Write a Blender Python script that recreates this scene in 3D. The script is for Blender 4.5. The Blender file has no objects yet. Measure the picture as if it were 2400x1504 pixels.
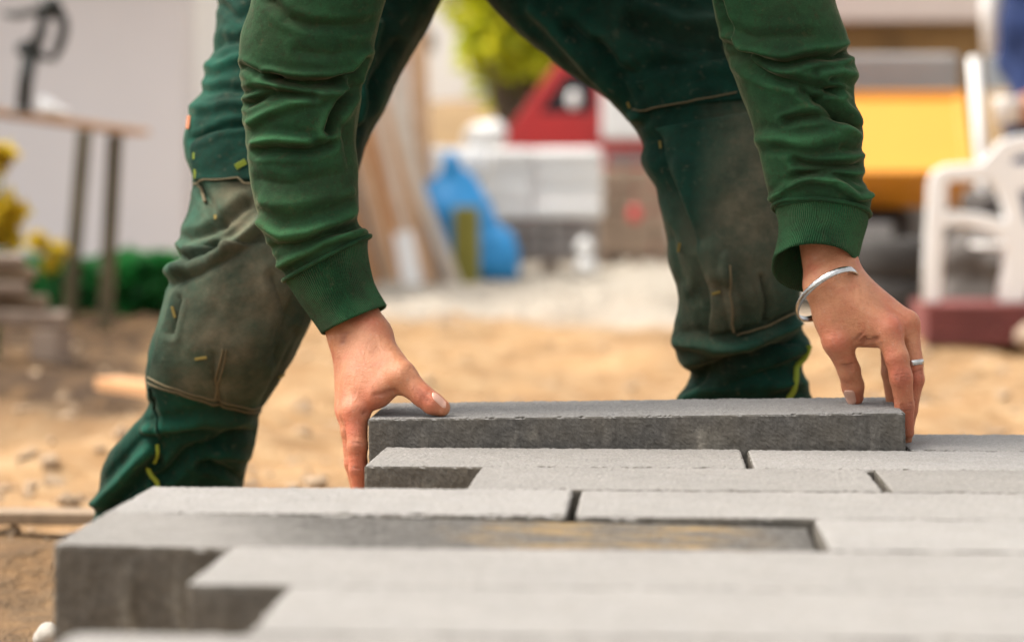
import bpy, bmesh, math, random
import numpy as np
from mathutils import Vector, Matrix

R = math.radians
SC = bpy.context.scene
COL = SC.collection
random.seed(7)
RNG = np.random.default_rng(11)

# ------------------------------------------------------------------ camera, sky, sun, exposure
CAM_H = 0.27                       # lens height above the top of the paving
FPX = 5667.0                       # focal length in pixels of a 2400 px wide picture (85 mm)
PITCH, YAW = R(2.748), R(3.333)
cam_d = bpy.data.cameras.new('camera'); cam = bpy.data.objects.new('camera', cam_d); COL.objects.link(cam)
cam.location = (0, 0, CAM_H); cam.rotation_euler = (R(90) - PITCH, 0, YAW)
cam_d.sensor_width = 36; cam_d.lens = 85; cam_d.clip_start = 0.05; cam_d.clip_end = 3000
cam_d.dof.use_dof = True; cam_d.dof.focus_distance = 2.68; cam_d.dof.aperture_fstop = 3.2; cam_d.dof.aperture_blades = 9
SC.camera = cam

SUN_EL, SUN_AZ = R(58), R(-88)     # azimuth from +Y (away from the camera) towards +X
world = bpy.data.worlds.new('World'); SC.world = world; world.use_nodes = True
wn = world.node_tree; wn.nodes.clear()
sky = wn.nodes.new('ShaderNodeTexSky'); sky.sky_type = 'NISHITA'; sky.sun_disc = False
sky.sun_elevation = SUN_EL; sky.sun_rotation = SUN_AZ; sky.air_density = 1.2; sky.dust_density = 6.0; sky.ozone_density = 0.6
hs = wn.nodes.new('ShaderNodeHueSaturation'); hs.inputs['Saturation'].default_value = 0.12
bg = wn.nodes.new('ShaderNodeBackground'); bg.inputs['Strength'].default_value = 0.15
wo = wn.nodes.new('ShaderNodeOutputWorld')
wn.links.new(sky.outputs[0], hs.inputs['Color']); wn.links.new(hs.outputs[0], bg.inputs[0]); wn.links.new(bg.outputs[0], wo.inputs[0])
sun_d = bpy.data.lights.new('sun', 'SUN'); sun = bpy.data.objects.new('sun', sun_d); COL.objects.link(sun)
sun_d.energy = 1.5; sun_d.angle = R(20); sun_d.color = (1.0, 0.90, 0.75)
sdir = Vector((math.sin(SUN_AZ) * math.cos(SUN_EL), math.cos(SUN_AZ) * math.cos(SUN_EL), math.sin(SUN_EL)))
sun.rotation_euler = sdir.to_track_quat('Z', 'Y').to_euler(); sun.location = sdir * 30
SC.view_settings.view_transform = 'Standard'; SC.view_settings.look = 'None'
SC.view_settings.exposure = 1.2; SC.view_settings.gamma = 1; SC.view_settings.use_curve_mapping = False
SC.cycles.use_denoising = True
SC.cycles.use_adaptive_sampling = True; SC.cycles.adaptive_threshold = 0.012
SC.cycles.max_bounces = 6; SC.cycles.diffuse_bounces = 3; SC.cycles.transparent_max_bounces = 4
SC.cycles.caustics_reflective = False; SC.cycles.caustics_refractive = False
SC.cycles.sample_clamp_indirect = 4

GROUND = -0.28                     # excavated sand around the raised paving

# ------------------------------------------------------------------ measuring helpers
_M = np.array(cam.rotation_euler.to_matrix())
_O = np.array((0, 0, CAM_H))
def W(px, py, Y):
    """point at depth Y (world y) seen at a spot of the photograph"""
    d = _M @ np.array(((px - 1200) / FPX, -(py - 752) / FPX, -1.0))
    return _O + d * (Y / d[1])
def G(px, py, z):
    """point at height z seen at a spot of the photograph"""
    d = _M @ np.array(((px - 1200) / FPX, -(py - 752) / FPX, -1.0))
    return _O + d * ((z - CAM_H) / d[2])
def proj(P):
    q = (np.asarray(P) - _O) @ _M
    return np.stack([1200 + FPX * q[..., 0] / -q[..., 2], 752 - FPX * q[..., 1] / -q[..., 2]], -1)

# ------------------------------------------------------------------ noise
def _hash(i, j, k, seed):
    n = (i * 374761393 + j * 668265263 + k * 2147483647 + seed * 974711) & 0xffffffff
    n = ((n ^ (n >> 13)) * 1274126177) & 0xffffffff
    n = ((n ^ (n >> 16)) * 2246822519) & 0xffffffff
    return ((n ^ (n >> 15)) & 0xffff) / 32767.5 - 1.0
def vnoise(P, scale=1.0, seed=0):
    Q = np.asarray(P, float) * scale
    f = np.floor(Q); t = Q - f; f = f.astype(np.int64); t = t * t * (3 - 2 * t)
    out = 0
    for a in (0, 1):
        for b in (0, 1):
            for c in (0, 1):
                w = (t[..., 0] if a else 1 - t[..., 0]) * (t[..., 1] if b else 1 - t[..., 1]) * (t[..., 2] if c else 1 - t[..., 2])
                out = out + w * _hash(f[..., 0] + a, f[..., 1] + b, f[..., 2] + c, seed)
    return out
def fbm(P, scale, octaves=3, seed=0):
    o, a = 0, 1.0
    for k in range(octaves):
        o = o + a * vnoise(P, scale * 2 ** k, seed + k); a *= 0.5
    return o
def sstep(a, b, x):
    t = np.clip((x - a) / (b - a), 0, 1); return t * t * (3 - 2 * t)

# ------------------------------------------------------------------ object helpers
def mesh_obj(name, verts, faces, mat, parent=None, smooth=True, mats=None, midx=None):
    me = bpy.data.meshes.new(name)
    verts = np.asarray(verts, float).reshape(-1, 3)
    if isinstance(faces, np.ndarray): faces = faces.tolist()
    me.from_pydata(verts.tolist(), [], faces)
    if smooth: me.polygons.foreach_set('use_smooth', [True] * len(me.polygons))
    for m in (mats or [mat]): me.materials.append(m)
    if midx is not None: me.polygons.foreach_set('material_index', midx)
    me.update()
    return link(name, me, parent)
def link(name, me, parent=None):
    o = bpy.data.objects.new(name, me); COL.objects.link(o)
    if parent is not None: adopt(o, parent)
    return o
def adopt(o, parent):
    o.parent = parent
    # parts are modelled in world coordinates, so only a thing's own Empty is undone
    o.matrix_parent_inverse = Matrix.Translation(-parent.location) if parent.parent is None else Matrix()
def tag(o, label=None, cat=None, group=None, kind=None):
    if label: o['label'] = label
    if cat: o['category'] = cat
    if group: o['group'] = group
    if kind: o['kind'] = kind
    return o
def thing(name, label, cat, loc, group=None):
    o = bpy.data.objects.new(name, None); COL.objects.link(o); o.location = loc; o.empty_display_size = 0.05
    return tag(o, label, cat, group)
def bm_obj(name, bm, mat, parent=None, smooth=False, bevel=0, seg=2):
    me = bpy.data.meshes.new(name); bm.normal_update(); bm.to_mesh(me); bm.free(); me.materials.append(mat)
    if smooth: me.polygons.foreach_set('use_smooth', [True] * len(me.polygons))
    o = link(name, me, parent)
    if bevel:
        m = o.modifiers.new('bevel', 'BEVEL'); m.width = bevel; m.segments = seg; m.limit_method = 'ANGLE'
    return o
def add_box(bm, c, s, rot=None):
    M = Matrix.Translation(c) @ (rot.to_4x4() if rot is not None else Matrix()) @ Matrix.Diagonal((s[0], s[1], s[2], 1))
    bmesh.ops.create_cube(bm, size=1, matrix=M)
def box(name, c, s, mat, parent=None, bevel=0.004, rot=None):
    bm = bmesh.new(); add_box(bm, c, s, rot); return bm_obj(name, bm, mat, parent, bevel=bevel)
def bar(name, a, b, w, t, mat, parent=None, bevel=0.003, up=(0, 0, 1)):
    """a board or beam from a to b"""
    a, b = Vector(a), Vector(b); d = b - a
    z = d.normalized(); x = Vector(up).cross(z)
    if x.length < 1e-4: x = Vector((1, 0, 0))
    x.normalize(); y = z.cross(x)
    M = Matrix((x, y, z)).transposed()
    return box(name, (a + b) / 2, (w, t, d.length), mat, parent, bevel, M)
def pipe(name, pts, rad, mat, parent=None, n=12, closed=False):
    pts = np.asarray([np.asarray(p, float) for p in pts]); m = len(pts)
    rad = np.full(m, rad) if np.isscalar(rad) else np.asarray(rad)
    V, F = [], []
    prev = None
    for i in range(m):
        t = (pts[(i + 1) % m] - pts[i - 1]) if closed else pts[min(i + 1, m - 1)] - pts[max(i - 1, 0)]
        t = t / (np.linalg.norm(t) + 1e-9)
        if prev is None:
            a = np.array((1., 0, 0)) if abs(t[0]) < .8 else np.array((0, 1., 0))
        else: a = prev
        u = a - t * a.dot(t); u /= np.linalg.norm(u); prev = u; v = np.cross(t, u)
        for k in range(n):
            an = 2 * math.pi * k / n
            V.append(pts[i] + rad[i] * (u * math.cos(an) + v * math.sin(an)))
    for i in range(m if closed else m - 1):
        for k in range(n):
            F.append((i * n + k, i * n + (k + 1) % n, ((i + 1) % m) * n + (k + 1) % n, ((i + 1) % m) * n + k))
    if not closed:
        F.append(tuple(range(n))[::-1]); F.append(tuple((m - 1) * n + k for k in range(n)))
    return mesh_obj(name, V, F, mat, parent)
def plate(name, splines, thick, mat, parent=None, bevel=0.004, frame=None):
    """flat outline with holes, extruded; splines in (x, z) metres, put at frame (origin, y offset)"""
    cu = bpy.data.curves.new('tmp', 'CURVE'); cu.dimensions = '2D'; cu.fill_mode = 'BOTH'; cu.extrude = thick / 2
    cu.bevel_depth = bevel; cu.bevel_resolution = 2
    for s in splines:
        sp = cu.splines.new('POLY'); sp.points.add(len(s) - 1)
        for p, q in zip(sp.points, s): p.co = (q[0], q[1], 0, 1)
        sp.use_cyclic_u = True
    t = bpy.data.objects.new('tmp', cu); COL.objects.link(t)
    me = bpy.data.meshes.new_from_object(t.evaluated_get(bpy.context.evaluated_depsgraph_get()))
    bpy.data.objects.remove(t); bpy.data.curves.remove(cu)
    me.transform(Matrix.Translation((0, frame, 0)) @ Matrix.Rotation(R(90), 4, 'X'))
    me.materials.clear(); me.materials.append(mat); me.name = name
    return link(name, me, parent)
def catmull(P, n):
    """resample rows of P (k, m) to n rows"""
    P = np.asarray(P, float); k = len(P)
    seg = np.linalg.norm(np.diff(P[:, :6], axis=0), axis=1); s = np.concatenate([[0], np.cumsum(seg)])
    t = np.linspace(0, s[-1], n); i = np.clip(np.searchsorted(s, t, 'right') - 1, 0, k - 2)
    u = ((t - s[i]) / (s[i + 1] - s[i]))[:, None]
    def sl(j):
        a, b = np.clip(j - 1, 0, k - 1), np.clip(j + 1, 0, k - 1)
        return (P[b] - P[a]) / np.maximum(s[b] - s[a], 1e-9)[:, None]
    h = (s[i + 1] - s[i])[:, None]; m0, m1 = sl(i) * h, sl(i + 1) * h
    return (2*u**3-3*u**2+1)*P[i] + (u**3-2*u**2+u)*m0 + (-2*u**3+3*u**2)*P[i+1] + (u**3-u**2)*m1

# ------------------------------------------------------------------ implicit surfaces (bodies, hands)
def cap(P, a, b, ra, rb):
    a, b = np.asarray(a), np.asarray(b); ba = b - a
    t = np.clip(((P - a) @ ba) / (ba @ ba + 1e-12), 0, 1)
    return np.linalg.norm(P - a - t[..., None] * ba, axis=-1) - (ra + (rb - ra) * t)
def smin(a, b, k):
    h = np.maximum(k - np.abs(a - b), 0) / k
    return np.minimum(a, b) - h * h * k * 0.25
def nets(fn, lo, hi, h):
    """surface nets of fn < 0 in a box"""
    n = np.ceil((np.asarray(hi) - lo) / h).astype(int) + 1
    ax = [lo[i] + h * np.arange(n[i]) for i in range(3)]
    c4 = 4                                        # coarse pass first, then only the shell near the surface
    cax = [a[::c4] + h * (c4 - 1) / 2 for a in ax]
    Fc = fn(np.stack(np.meshgrid(*cax, indexing='ij'), -1).reshape(-1, 3)).reshape([len(a) for a in cax])
    F = Fc.repeat(c4, 0).repeat(c4, 1).repeat(c4, 2)[:n[0], :n[1], :n[2]].copy()
    near = np.stack(np.nonzero(np.abs(F) < h * c4 * 1.6), -1)
    F[near[:, 0], near[:, 1], near[:, 2]] = fn(np.asarray(lo) + h * near)
    acc = np.zeros(tuple(n - 1) + (3,)); cnt = np.zeros(tuple(n - 1))
    off = [(a, b, c) for a in (0, 1) for b in (0, 1) for c in (0, 1)]
    def S(o): return F[o[0]:n[0]-1+o[0], o[1]:n[1]-1+o[1], o[2]:n[2]-1+o[2]]
    for o in off:
        for d in range(3):
            if o[d]: continue
            o2 = list(o); o2[d] = 1
            f0, f1 = S(o), S(o2); m = (f0 < 0) != (f1 < 0)
            t = np.where(m, f0 / np.where(m, f0 - f1, 1), 0)
            for e in range(3): acc[..., e] += np.where(m, o[e] + (t if e == d else 0), 0)
            cnt += m
    mk = cnt > 0
    idx = np.full(mk.shape, -1); idx[mk] = np.arange(mk.sum())
    cell = np.stack(np.nonzero(mk), -1)
    V = np.asarray(lo) + h * (cell + acc[mk] / cnt[mk][:, None])
    Q = []
    for d in range(3):
        a, b = (d + 1) % 3, (d + 2) % 3
        sl0 = [slice(None)] * 3; sl1 = [slice(None)] * 3
        sl0[d] = slice(0, n[d] - 1); sl1[d] = slice(1, n[d])
        f0, f1 = F[tuple(sl0)] < 0, F[tuple(sl1)] < 0
        m = f0 != f1
        e = np.stack(np.nonzero(m), -1)
        e = e[(e[:, a] > 0) & (e[:, b] > 0) & (e[:, a] < n[a] - 1) & (e[:, b] < n[b] - 1)]
        def at(da, db):
            q = e.copy(); q[:, a] -= da; q[:, b] -= db; return idx[q[:, 0], q[:, 1], q[:, 2]]
        q = np.stack([at(1, 1), at(0, 1), at(0, 0), at(1, 0)], -1)
        fl = ~f0[e[:, 0], e[:, 1], e[:, 2]]
        q[fl] = q[fl][:, ::-1]; Q.append(q)
    Q = np.concatenate(Q); Q = Q[(Q >= 0).all(1)]
    return V, Q
def sdf_mesh(prims, k, h, pad=0.02, extra=None):
    pts = np.array([p for q in prims for p in (q[0], q[1])]); rr = max(max(q[2], q[3]) for q in prims)
    def fn(P):
        d = None
        for a, b, ra, rb in prims:
            c = cap(P, a, b, ra, rb); d = c if d is None else smin(d, c, k)
        return d if extra is None else extra(P, d)
    return nets(fn, pts.min(0) - rr - pad, pts.max(0) + rr + pad, h)
# ------------------------------------------------------------------ materials
class NT:
    def __init__(self, name):
        self.m = bpy.data.materials.new(name); self.m.use_nodes = True; self.t = self.m.node_tree
        self.b = self.t.nodes['Principled BSDF']; self.tc = self.n('ShaderNodeTexCoord')
    def n(self, t): return self.t.nodes.new(t)
    def l(self, a, b): self.t.links.new(a, b)
    def obj(self, scale=(1, 1, 1), rot=(0, 0, 0)):
        mp = self.n('ShaderNodeMapping'); mp.inputs['Scale'].default_value = scale; mp.inputs['Rotation'].default_value = rot
        self.l(self.tc.outputs['Object'], mp.inputs[0]); return mp.outputs[0]
    def noise(self, s, det=3, rough=0.55, vec=None, dist=0):
        x = self.n('ShaderNodeTexNoise'); x.inputs['Scale'].default_value = s; x.inputs['Detail'].default_value = det
        x.inputs['Roughness'].default_value = rough; x.inputs['Distortion'].default_value = dist
        self.l(vec if vec is not None else self.tc.outputs['Object'], x.inputs['Vector']); return x.outputs['Fac']
    def ramp(self, f, a, b, ca=(0, 0, 0), cb=(1, 1, 1)):
        r = self.n('ShaderNodeValToRGB'); e = r.color_ramp.elements
        e[0].position = a; e[1].position = b; e[0].color = (*ca, 1); e[1].color = (*cb, 1)
        self.l(f, r.inputs[0]); return r.outputs[0]
    def mix(self, f, a, b, mode='MIX'):
        x = self.n('ShaderNodeMix'); x.data_type = 'RGBA'; x.blend_type = mode
        for v, s in ((f, x.inputs[0]), (a, x.inputs[6]), (b, x.inputs[7])):
            if isinstance(v, (int, float)): s.default_value = v
            elif isinstance(v, tuple): s.default_value = (*v, 1)
            else: self.l(v, s)
        return x.outputs[2]
    def math(self, op, a, b=0.0):
        x = self.n('ShaderNodeMath'); x.operation = op
        for v, s in ((a, x.inputs[0]), (b, x.inputs[1])):
            if isinstance(v, (int, float)): s.default_value = v
            else: self.l(v, s)
        return x.outputs[0]
    def bump(self, h, strength, dist, prev=None):
        x = self.n('ShaderNodeBump'); x.inputs['Strength'].default_value = strength; x.inputs['Distance'].default_value = dist
        self.l(h, x.inputs['Height'])
        if prev is not None: self.l(prev, x.inputs['Normal'])
        return x.outputs[0]
    def out(self, col=None, rough=None, normal=None, **kw):
        for v, s in ((col, 'Base Color'), (rough, 'Roughness')):
            if v is None: continue
            s = self.b.inputs[s]
            if isinstance(v, (int, float)): s.default_value = v
            elif isinstance(v, tuple): s.default_value = (*v, 1)
            else: self.l(v, s)
        if normal is not None: self.l(normal, self.b.inputs['Normal'])
        for k, v in kw.items(): self.b.inputs[k.replace('_', ' ')].default_value = v
        return self.m
    def attr(self, name):
        a = self.n('ShaderNodeAttribute'); a.attribute_name = name; return a.outputs['Fac']

def simple(name, col, rough=0.7, var=0.12, scale=6, bump=0.0, bscale=60, **kw):
    t = NT(name); f = t.noise(scale, 4)
    c = t.mix(f, tuple(x * (1 - var * 2) for x in col), tuple(min(1, x * (1 + var)) for x in col))
    nm = t.bump(t.noise(bscale, 4), bump, 0.01) if bump else None
    return t.out(c, rough, nm, **kw)

def concrete(name, top, side_shade, sand=0.0, dark=0.0):  # side faces get a darker colour than tops, shade painted in
    t = NT(name)
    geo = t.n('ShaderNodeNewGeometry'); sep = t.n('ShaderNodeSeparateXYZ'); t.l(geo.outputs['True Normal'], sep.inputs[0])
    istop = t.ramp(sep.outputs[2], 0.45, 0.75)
    big = t.noise(9, 4, 0.6); grain = t.noise(520, 2, 0.7); agg = t.noise(1300, 1)
    vr = t.n('ShaderNodeTexVoronoi'); vr.inputs['Scale'].default_value = 210; t.l(t.tc.outputs['Object'], vr.inputs['Vector'])
    pit = t.ramp(t.math('ADD', vr.outputs['Distance'], t.math('MULTIPLY', t.noise(45, 3, 0.7), 0.9)), 0.40, 0.52)
    ct = t.mix(t.ramp(big, 0.3, 0.7), tuple(x * 0.84 for x in top), tuple(x * 1.1 for x in top))
    ct = t.mix(t.ramp(t.noise(330, 4, 0.8), 0.32, 0.60), tuple(x * 0.50 for x in top), ct)
    ct = t.mix(t.math('MULTIPLY', t.ramp(t.noise(1, 5, 0.75, t.obj((28, 60, 28))), 0.42, 0.70), 0.5), ct, (top[0] * 0.72, top[1] * 0.69, top[2] * 0.64))
    ct = t.mix(t.math('MULTIPLY', t.ramp(t.noise(110, 4, 0.8), 0.55, 0.75), 0.6), ct, tuple(x * 1.28 for x in top))
    ct = t.mix(t.ramp(t.noise(38, 4, 0.7), 0.5, 0.75), ct, tuple(x * 0.86 for x in top))
    ct = t.mix(t.ramp(t.noise(190, 2, 0.6), 0.70, 0.76), ct, tuple(x * 0.45 for x in top))
    streak = t.noise(1, 4, 0.65, t.obj((170, 170, 20)))
    cc = t.mix(t.ramp(t.noise(70, 5, 0.75), 0.34, 0.66), tuple(x * 0.48 for x in side_shade), tuple(x * 1.42 for x in side_shade))
    cc = t.mix(t.math('MULTIPLY', t.ramp(t.noise(300, 4, 0.8), 0.50, 0.66), 0.6), cc, tuple(x * 0.35 for x in side_shade))
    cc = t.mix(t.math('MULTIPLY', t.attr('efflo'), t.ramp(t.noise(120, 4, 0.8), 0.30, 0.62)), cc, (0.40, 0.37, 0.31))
    cc = t.mix(t.math('MULTIPLY', t.ramp(streak, 0.40, 0.62), 0.45), cc, tuple(x * 0.6 for x in side_shade))
    cc = t.mix(t.ramp(t.noise(14, 3), 0.35, 0.7), cc, t.mix(0.35, cc, (side_shade[0] * 1.5, side_shade[1] * 1.35, side_shade[2] * 1.1)))
    cc = t.mix(pit, tuple(x * 0.35 for x in side_shade), cc)
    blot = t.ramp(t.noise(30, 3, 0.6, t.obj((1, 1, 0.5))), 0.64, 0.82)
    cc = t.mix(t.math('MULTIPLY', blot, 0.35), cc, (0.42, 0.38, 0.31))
    if sand:
        s = t.ramp(t.noise(1, 5, 0.65, t.obj((14, 40, 14))), 0.42, 0.62)
        gr = t.attr('stain')
        ct = t.mix(t.math('MULTIPLY', t.math('MULTIPLY', gr, dark), t.ramp(t.noise(1, 5, 0.8, t.obj((60, 90, 60))), 0.2, 0.5)), ct, t.mix(t.ramp(t.noise(90, 4, 0.8), 0.4, 0.7), (0.045, 0.041, 0.037), (0.10, 0.090, 0.080)))
        ct = t.mix(t.math('MULTIPLY', t.math('MULTIPLY', s, t.attr('sandy')), sand), ct, (0.30, 0.19, 0.07))
    ct = t.mix(t.math('MULTIPLY', t.ramp(t.noise(1, 3, 0.7, t.obj((240, 75, 240))), 0.45, 0.68), 0.55), ct, tuple(x * 0.62 for x in top))
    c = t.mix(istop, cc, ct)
    oi = t.n('ShaderNodeObjectInfo'); c = t.mix(1.0, c, t.ramp(oi.outputs['Random'], 0, 1, (0.84, 0.83, 0.81), (1.06, 1.06, 1.06)), 'MULTIPLY')
    h = t.mix(istop, t.mix(0.25, t.mix(0.5, pit, t.noise(240, 3, 0.7)), streak), grain)
    nm = t.bump(h, 0.7, 0.0020); nm = t.bump(agg, 0.25, 0.0006, nm)
    return t.out(c, 0.88, nm, Specular_IOR_Level=0.25)

M = {}
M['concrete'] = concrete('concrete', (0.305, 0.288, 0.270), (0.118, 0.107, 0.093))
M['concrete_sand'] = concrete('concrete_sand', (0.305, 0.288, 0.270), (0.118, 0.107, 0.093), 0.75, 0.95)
M['concrete_shaded'] = concrete('concrete_held_shade', (0.25, 0.24, 0.23), (0.108, 0.101, 0.092))  # held slab toned darker for the worker's shadow over it

def skin_mat():
    t = NT('skin')
    mott = t.noise(55, 4, 0.6); red = t.attr('red')
    c = t.mix(t.ramp(mott, 0.3, 0.7), (0.42, 0.170, 0.082), (0.54, 0.240, 0.125))
    c = t.mix(t.ramp(t.noise(24, 3, 0.6), 0.48, 0.70), c, (0.45, 0.145, 0.075))
    c = t.mix(t.math('MULTIPLY', red, 0.75), c, (0.46, 0.115, 0.065))
    c = t.mix(t.ramp(t.noise(420, 2), 0.68, 0.78), c, (0.36, 0.15, 0.08))
    c = t.mix(t.math('MULTIPLY', t.attr('crease'), 0.6), c, (0.24, 0.075, 0.042))
    c = t.mix(t.math('MULTIPLY', t.ramp(t.noise(130, 5, 0.75), 0.56, 0.74), 0.3), c, (0.50, 0.36, 0.28))
    c = t.mix(t.math('MULTIPLY', t.ramp(t.noise(300, 3, 0.7), 0.54, 0.68), 0.3), c, (0.30, 0.11, 0.06))
    fine = t.noise(700, 3, 0.6); cr = t.n('ShaderNodeTexVoronoi'); cr.inputs['Scale'].default_value = 480
    cr.feature = 'DISTANCE_TO_EDGE'; t.l(t.obj((1, 1, 0.6)), cr.inputs['Vector'])
    nm = t.bump(fine, 0.4, 0.0012); nm = t.bump(cr.outputs['Distance'], 0.5, 0.0010, nm)
    nm = t.bump(t.noise(1, 3, 0.6, t.obj((90, 90, 260))), 0.35, 0.0016, nm)
    vein = t.noise(38, 2, 0.5, t.obj((1.6, 1.6, 0.5)), 0.6)
    nm = t.bump(t.ramp(vein, 0.46, 0.56), 0.25, 0.0015, nm)
    m = t.out(c, 0.5, nm, Specular_IOR_Level=0.35)
    t.b.inputs['Subsurface Weight'].default_value = 0.18; t.b.inputs['Subsurface Radius'].default_value = (1.0, 0.35, 0.2)
    t.b.inputs['Subsurface Scale'].default_value = 0.006
    return m
M['skin'] = skin_mat()
M['nail'] = simple('nail', (0.60, 0.34, 0.25), 0.34, 0.06, 120)
M['silver'] = simple('silver', (0.55, 0.54, 0.52), 0.17, 0.2, 260, 0.1, 500, Metallic=1.0)

def cloth(name, base, hi, dust, rib=False, weave=900, dirtamt=0.5, worn_lit_k=1.9, sheen=0.10):
    t = NT(name)
    mott = t.noise(24, 4, 0.65); fine = t.noise(weave, 2, 0.6)
    worn_lit = t.attr('worn_lit'); dirt = t.attr('dirt')
    c = t.mix(t.ramp(mott, 0.32, 0.68), base, hi)
    c = t.mix(t.math('MULTIPLY', worn_lit, 0.9), c, tuple(min(1, x * worn_lit_k) for x in hi))
    sp = t.ramp(t.noise(75, 3, 0.7), 0.60, 0.74)
    c = t.mix(t.math('MULTIPLY', sp, 0.30), c, dust)
    c = t.mix(t.math('MULTIPLY', t.ramp(t.noise(160, 4, 0.75), 0.52, 0.66), 0.45), c, (0.026, 0.022, 0.012))
    c = t.mix(t.math('MULTIPLY', t.ramp(t.noise(210, 3, 0.7), 0.58, 0.70), 0.35), c, tuple(x * 1.7 for x in hi))
    dn = t.math('MULTIPLY', dirt, t.ramp(t.noise(16, 6, 0.72), 0.22, 0.70))
    c = t.mix(t.math('MULTIPLY', dn, dirtamt), c, dust)
    c = t.mix(t.math('MULTIPLY', t.ramp(fine, 0.35, 0.65), 0.35), c, tuple(x * 0.45 for x in base))
    nm = t.bump(fine, 0.4, 0.0007)
    nm = t.bump(t.noise(60, 3, 0.6), 0.35, 0.004, nm)
    if rib:
        w = t.n('ShaderNodeMath'); w.operation = 'SINE'
        t.l(t.math('MULTIPLY', t.attr('ribu'), 1.0), w.inputs[0])
        nm = t.bump(w.outputs[0], 0.9, 0.0018, nm)
    m = t.out(c, 0.92, nm, Specular_IOR_Level=0.12)
    t.b.inputs['Sheen Weight'].default_value = sheen; t.b.inputs['Sheen Roughness'].default_value = 0.28
    t.b.inputs['Sheen Tint'].default_value = (0.9, 0.78, 0.5, 1)
    return m
M['sweat'] = cloth('sweatshirt', (0.013, 0.038, 0.017), (0.020, 0.070, 0.028), (0.10, 0.066, 0.034), sheen=0.2, worn_lit_k=2.3)
M['rib'] = cloth('cuff_rib', (0.011, 0.050, 0.021), (0.019, 0.092, 0.035), (0.16, 0.14, 0.08), True)
M['trouser'] = cloth('trouser', (0.002, 0.017, 0.011), (0.006, 0.040, 0.026), (0.19, 0.155, 0.10), False, 1200, 0.9, 2.2)
M['patch'] = cloth('knee_patch', (0.006, 0.028, 0.019), (0.010, 0.044, 0.029), (0.20, 0.165, 0.11), False, 1200, 0.92, 1.8)
M['thread'] = simple('thread', (0.13, 0.10, 0.05), 0.9)
M['lime'] = simple('lime', (0.22, 0.28, 0.02), 0.8)
M['ochre_thread'] = simple('ochre_thread', (0.20, 0.145, 0.03), 0.9)
M['orange'] = simple('orange', (0.42, 0.11, 0.02), 0.6)
M['boot'] = simple('boot', (0.05, 0.038, 0.03), 0.7, 0.2, 20, 0.3)
M['hair'] = simple('hair', (0.06, 0.035, 0.02), 0.6, 0.3, 90, 0.6, 300)
# ------------------------------------------------------------------ paving slabs
SLAB_T = 0.082
def slab_mesh(L, w, g, seed, nibs=(), rough=0.0011, stain=None):
    """subdivided concrete slab, top at z = 0, x from 0 to L, y from 0 (front) to w; ragged arrises, spacer nibs on the front"""
    ns = [max(2, int(round(v / g))) for v in (L, w, SLAB_T)]; dims = (L, w, SLAB_T)
    idx = {}; V = []; F = []
    def vid(i, j, k):
        key = (i, j, k)
        if key not in idx:
            idx[key] = len(V); V.append((i, j, k))
        return idx[key]
    for ax in range(3):
        a, b = (ax + 1) % 3, (ax + 2) % 3
        for side in (0, ns[ax]):
            for p in range(ns[a]):
                for q in range(ns[b]):
                    ids = []
                    for dp, dq in ((0, 0), (1, 0), (1, 1), (0, 1)):
                        c = [0, 0, 0]; c[ax] = side; c[a] = p + dp; c[b] = q + dq; ids.append(vid(*c))
                    F.append(ids if side else ids[::-1])
    I = np.array(V, float); n = np.array(ns, float)
    P = I / n * np.array(dims)
    lo, hi = (I == 0), (I == n)
    on = (lo | hi).sum(1)
    inward = np.where(lo, 1.0, 0.0) - np.where(hi, 1.0, 0.0)
    S = P + seed * 3.7
    nz = vnoise(S, 150, seed); n2 = vnoise(S, 60, seed + 5); n3 = fbm(S, 25, 2, seed + 9)
    edge = (on >= 2); white = np.random.default_rng(seed).uniform(-1, 1, len(P)) * np.where(I[:, 2] == n[2], 1.0, 0.55)
    pull = np.where(edge, 0.0008 + np.clip(nz + 0.5 * n2 + .4 * white, 0, 2) * rough * 1.1 + np.clip(n3 - 0.8, 0, 1) * 0.006, -(white * 0.42 + n2 * 0.25) * rough)
    P = P + inward * pull[:, None]
    for nx in nibs:                                   # spacer ribs cast on the long side
        m = np.exp(-((P[:, 0] - nx) / 0.006) ** 4) * (lo[:, 1]) * sstep(-0.004, 0.02, (SLAB_T - P[:, 2]) - 0.012)
        P[:, 1] -= 0.0018 * m
    P[:, 2] -= SLAB_T
    me = bpy.data.meshes.new('paving_slab'); me.from_pydata(P.tolist(), [], F)
    if nibs:
        e = 0
        for q, nx in enumerate(nibs):
            cz = -.045 - .012 * math.sin(q * 2.3 + seed); e = np.maximum(e, np.exp(-((P[:, 0] - nx - .004 * np.sin(P[:, 2] * 160)) / (.004 + .012 * (q % 2) * sstep(-.08, -.02, P[:, 2]))) ** 2) * sstep(cz + .03, cz, P[:, 2]) * (.5 + .5 * math.sin(q * 1.7 + seed)))
        at = me.attributes.new('efflo', 'FLOAT', 'POINT'); at.data.foreach_set('value', (e * (P[:, 1] < .01) * .8).astype(np.float32))
    if stain is not None:
        at = me.attributes.new('stain', 'FLOAT', 'POINT'); at.data.foreach_set('value', stain(P).astype(np.float32))
        at = me.attributes.new('sandy', 'FLOAT', 'POINT'); at.data.foreach_set('value', (sstep(.28, .40, P[:, 0] + .03 * n2) * sstep(.60, .52, P[:, 0])).astype(np.float32))
    return me

ROW_W, ROW_TOP = 0.1955, 2.875
ROWY = [ROW_TOP - ROW_W * k for k in range(12)]       # back edge of row k
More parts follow.
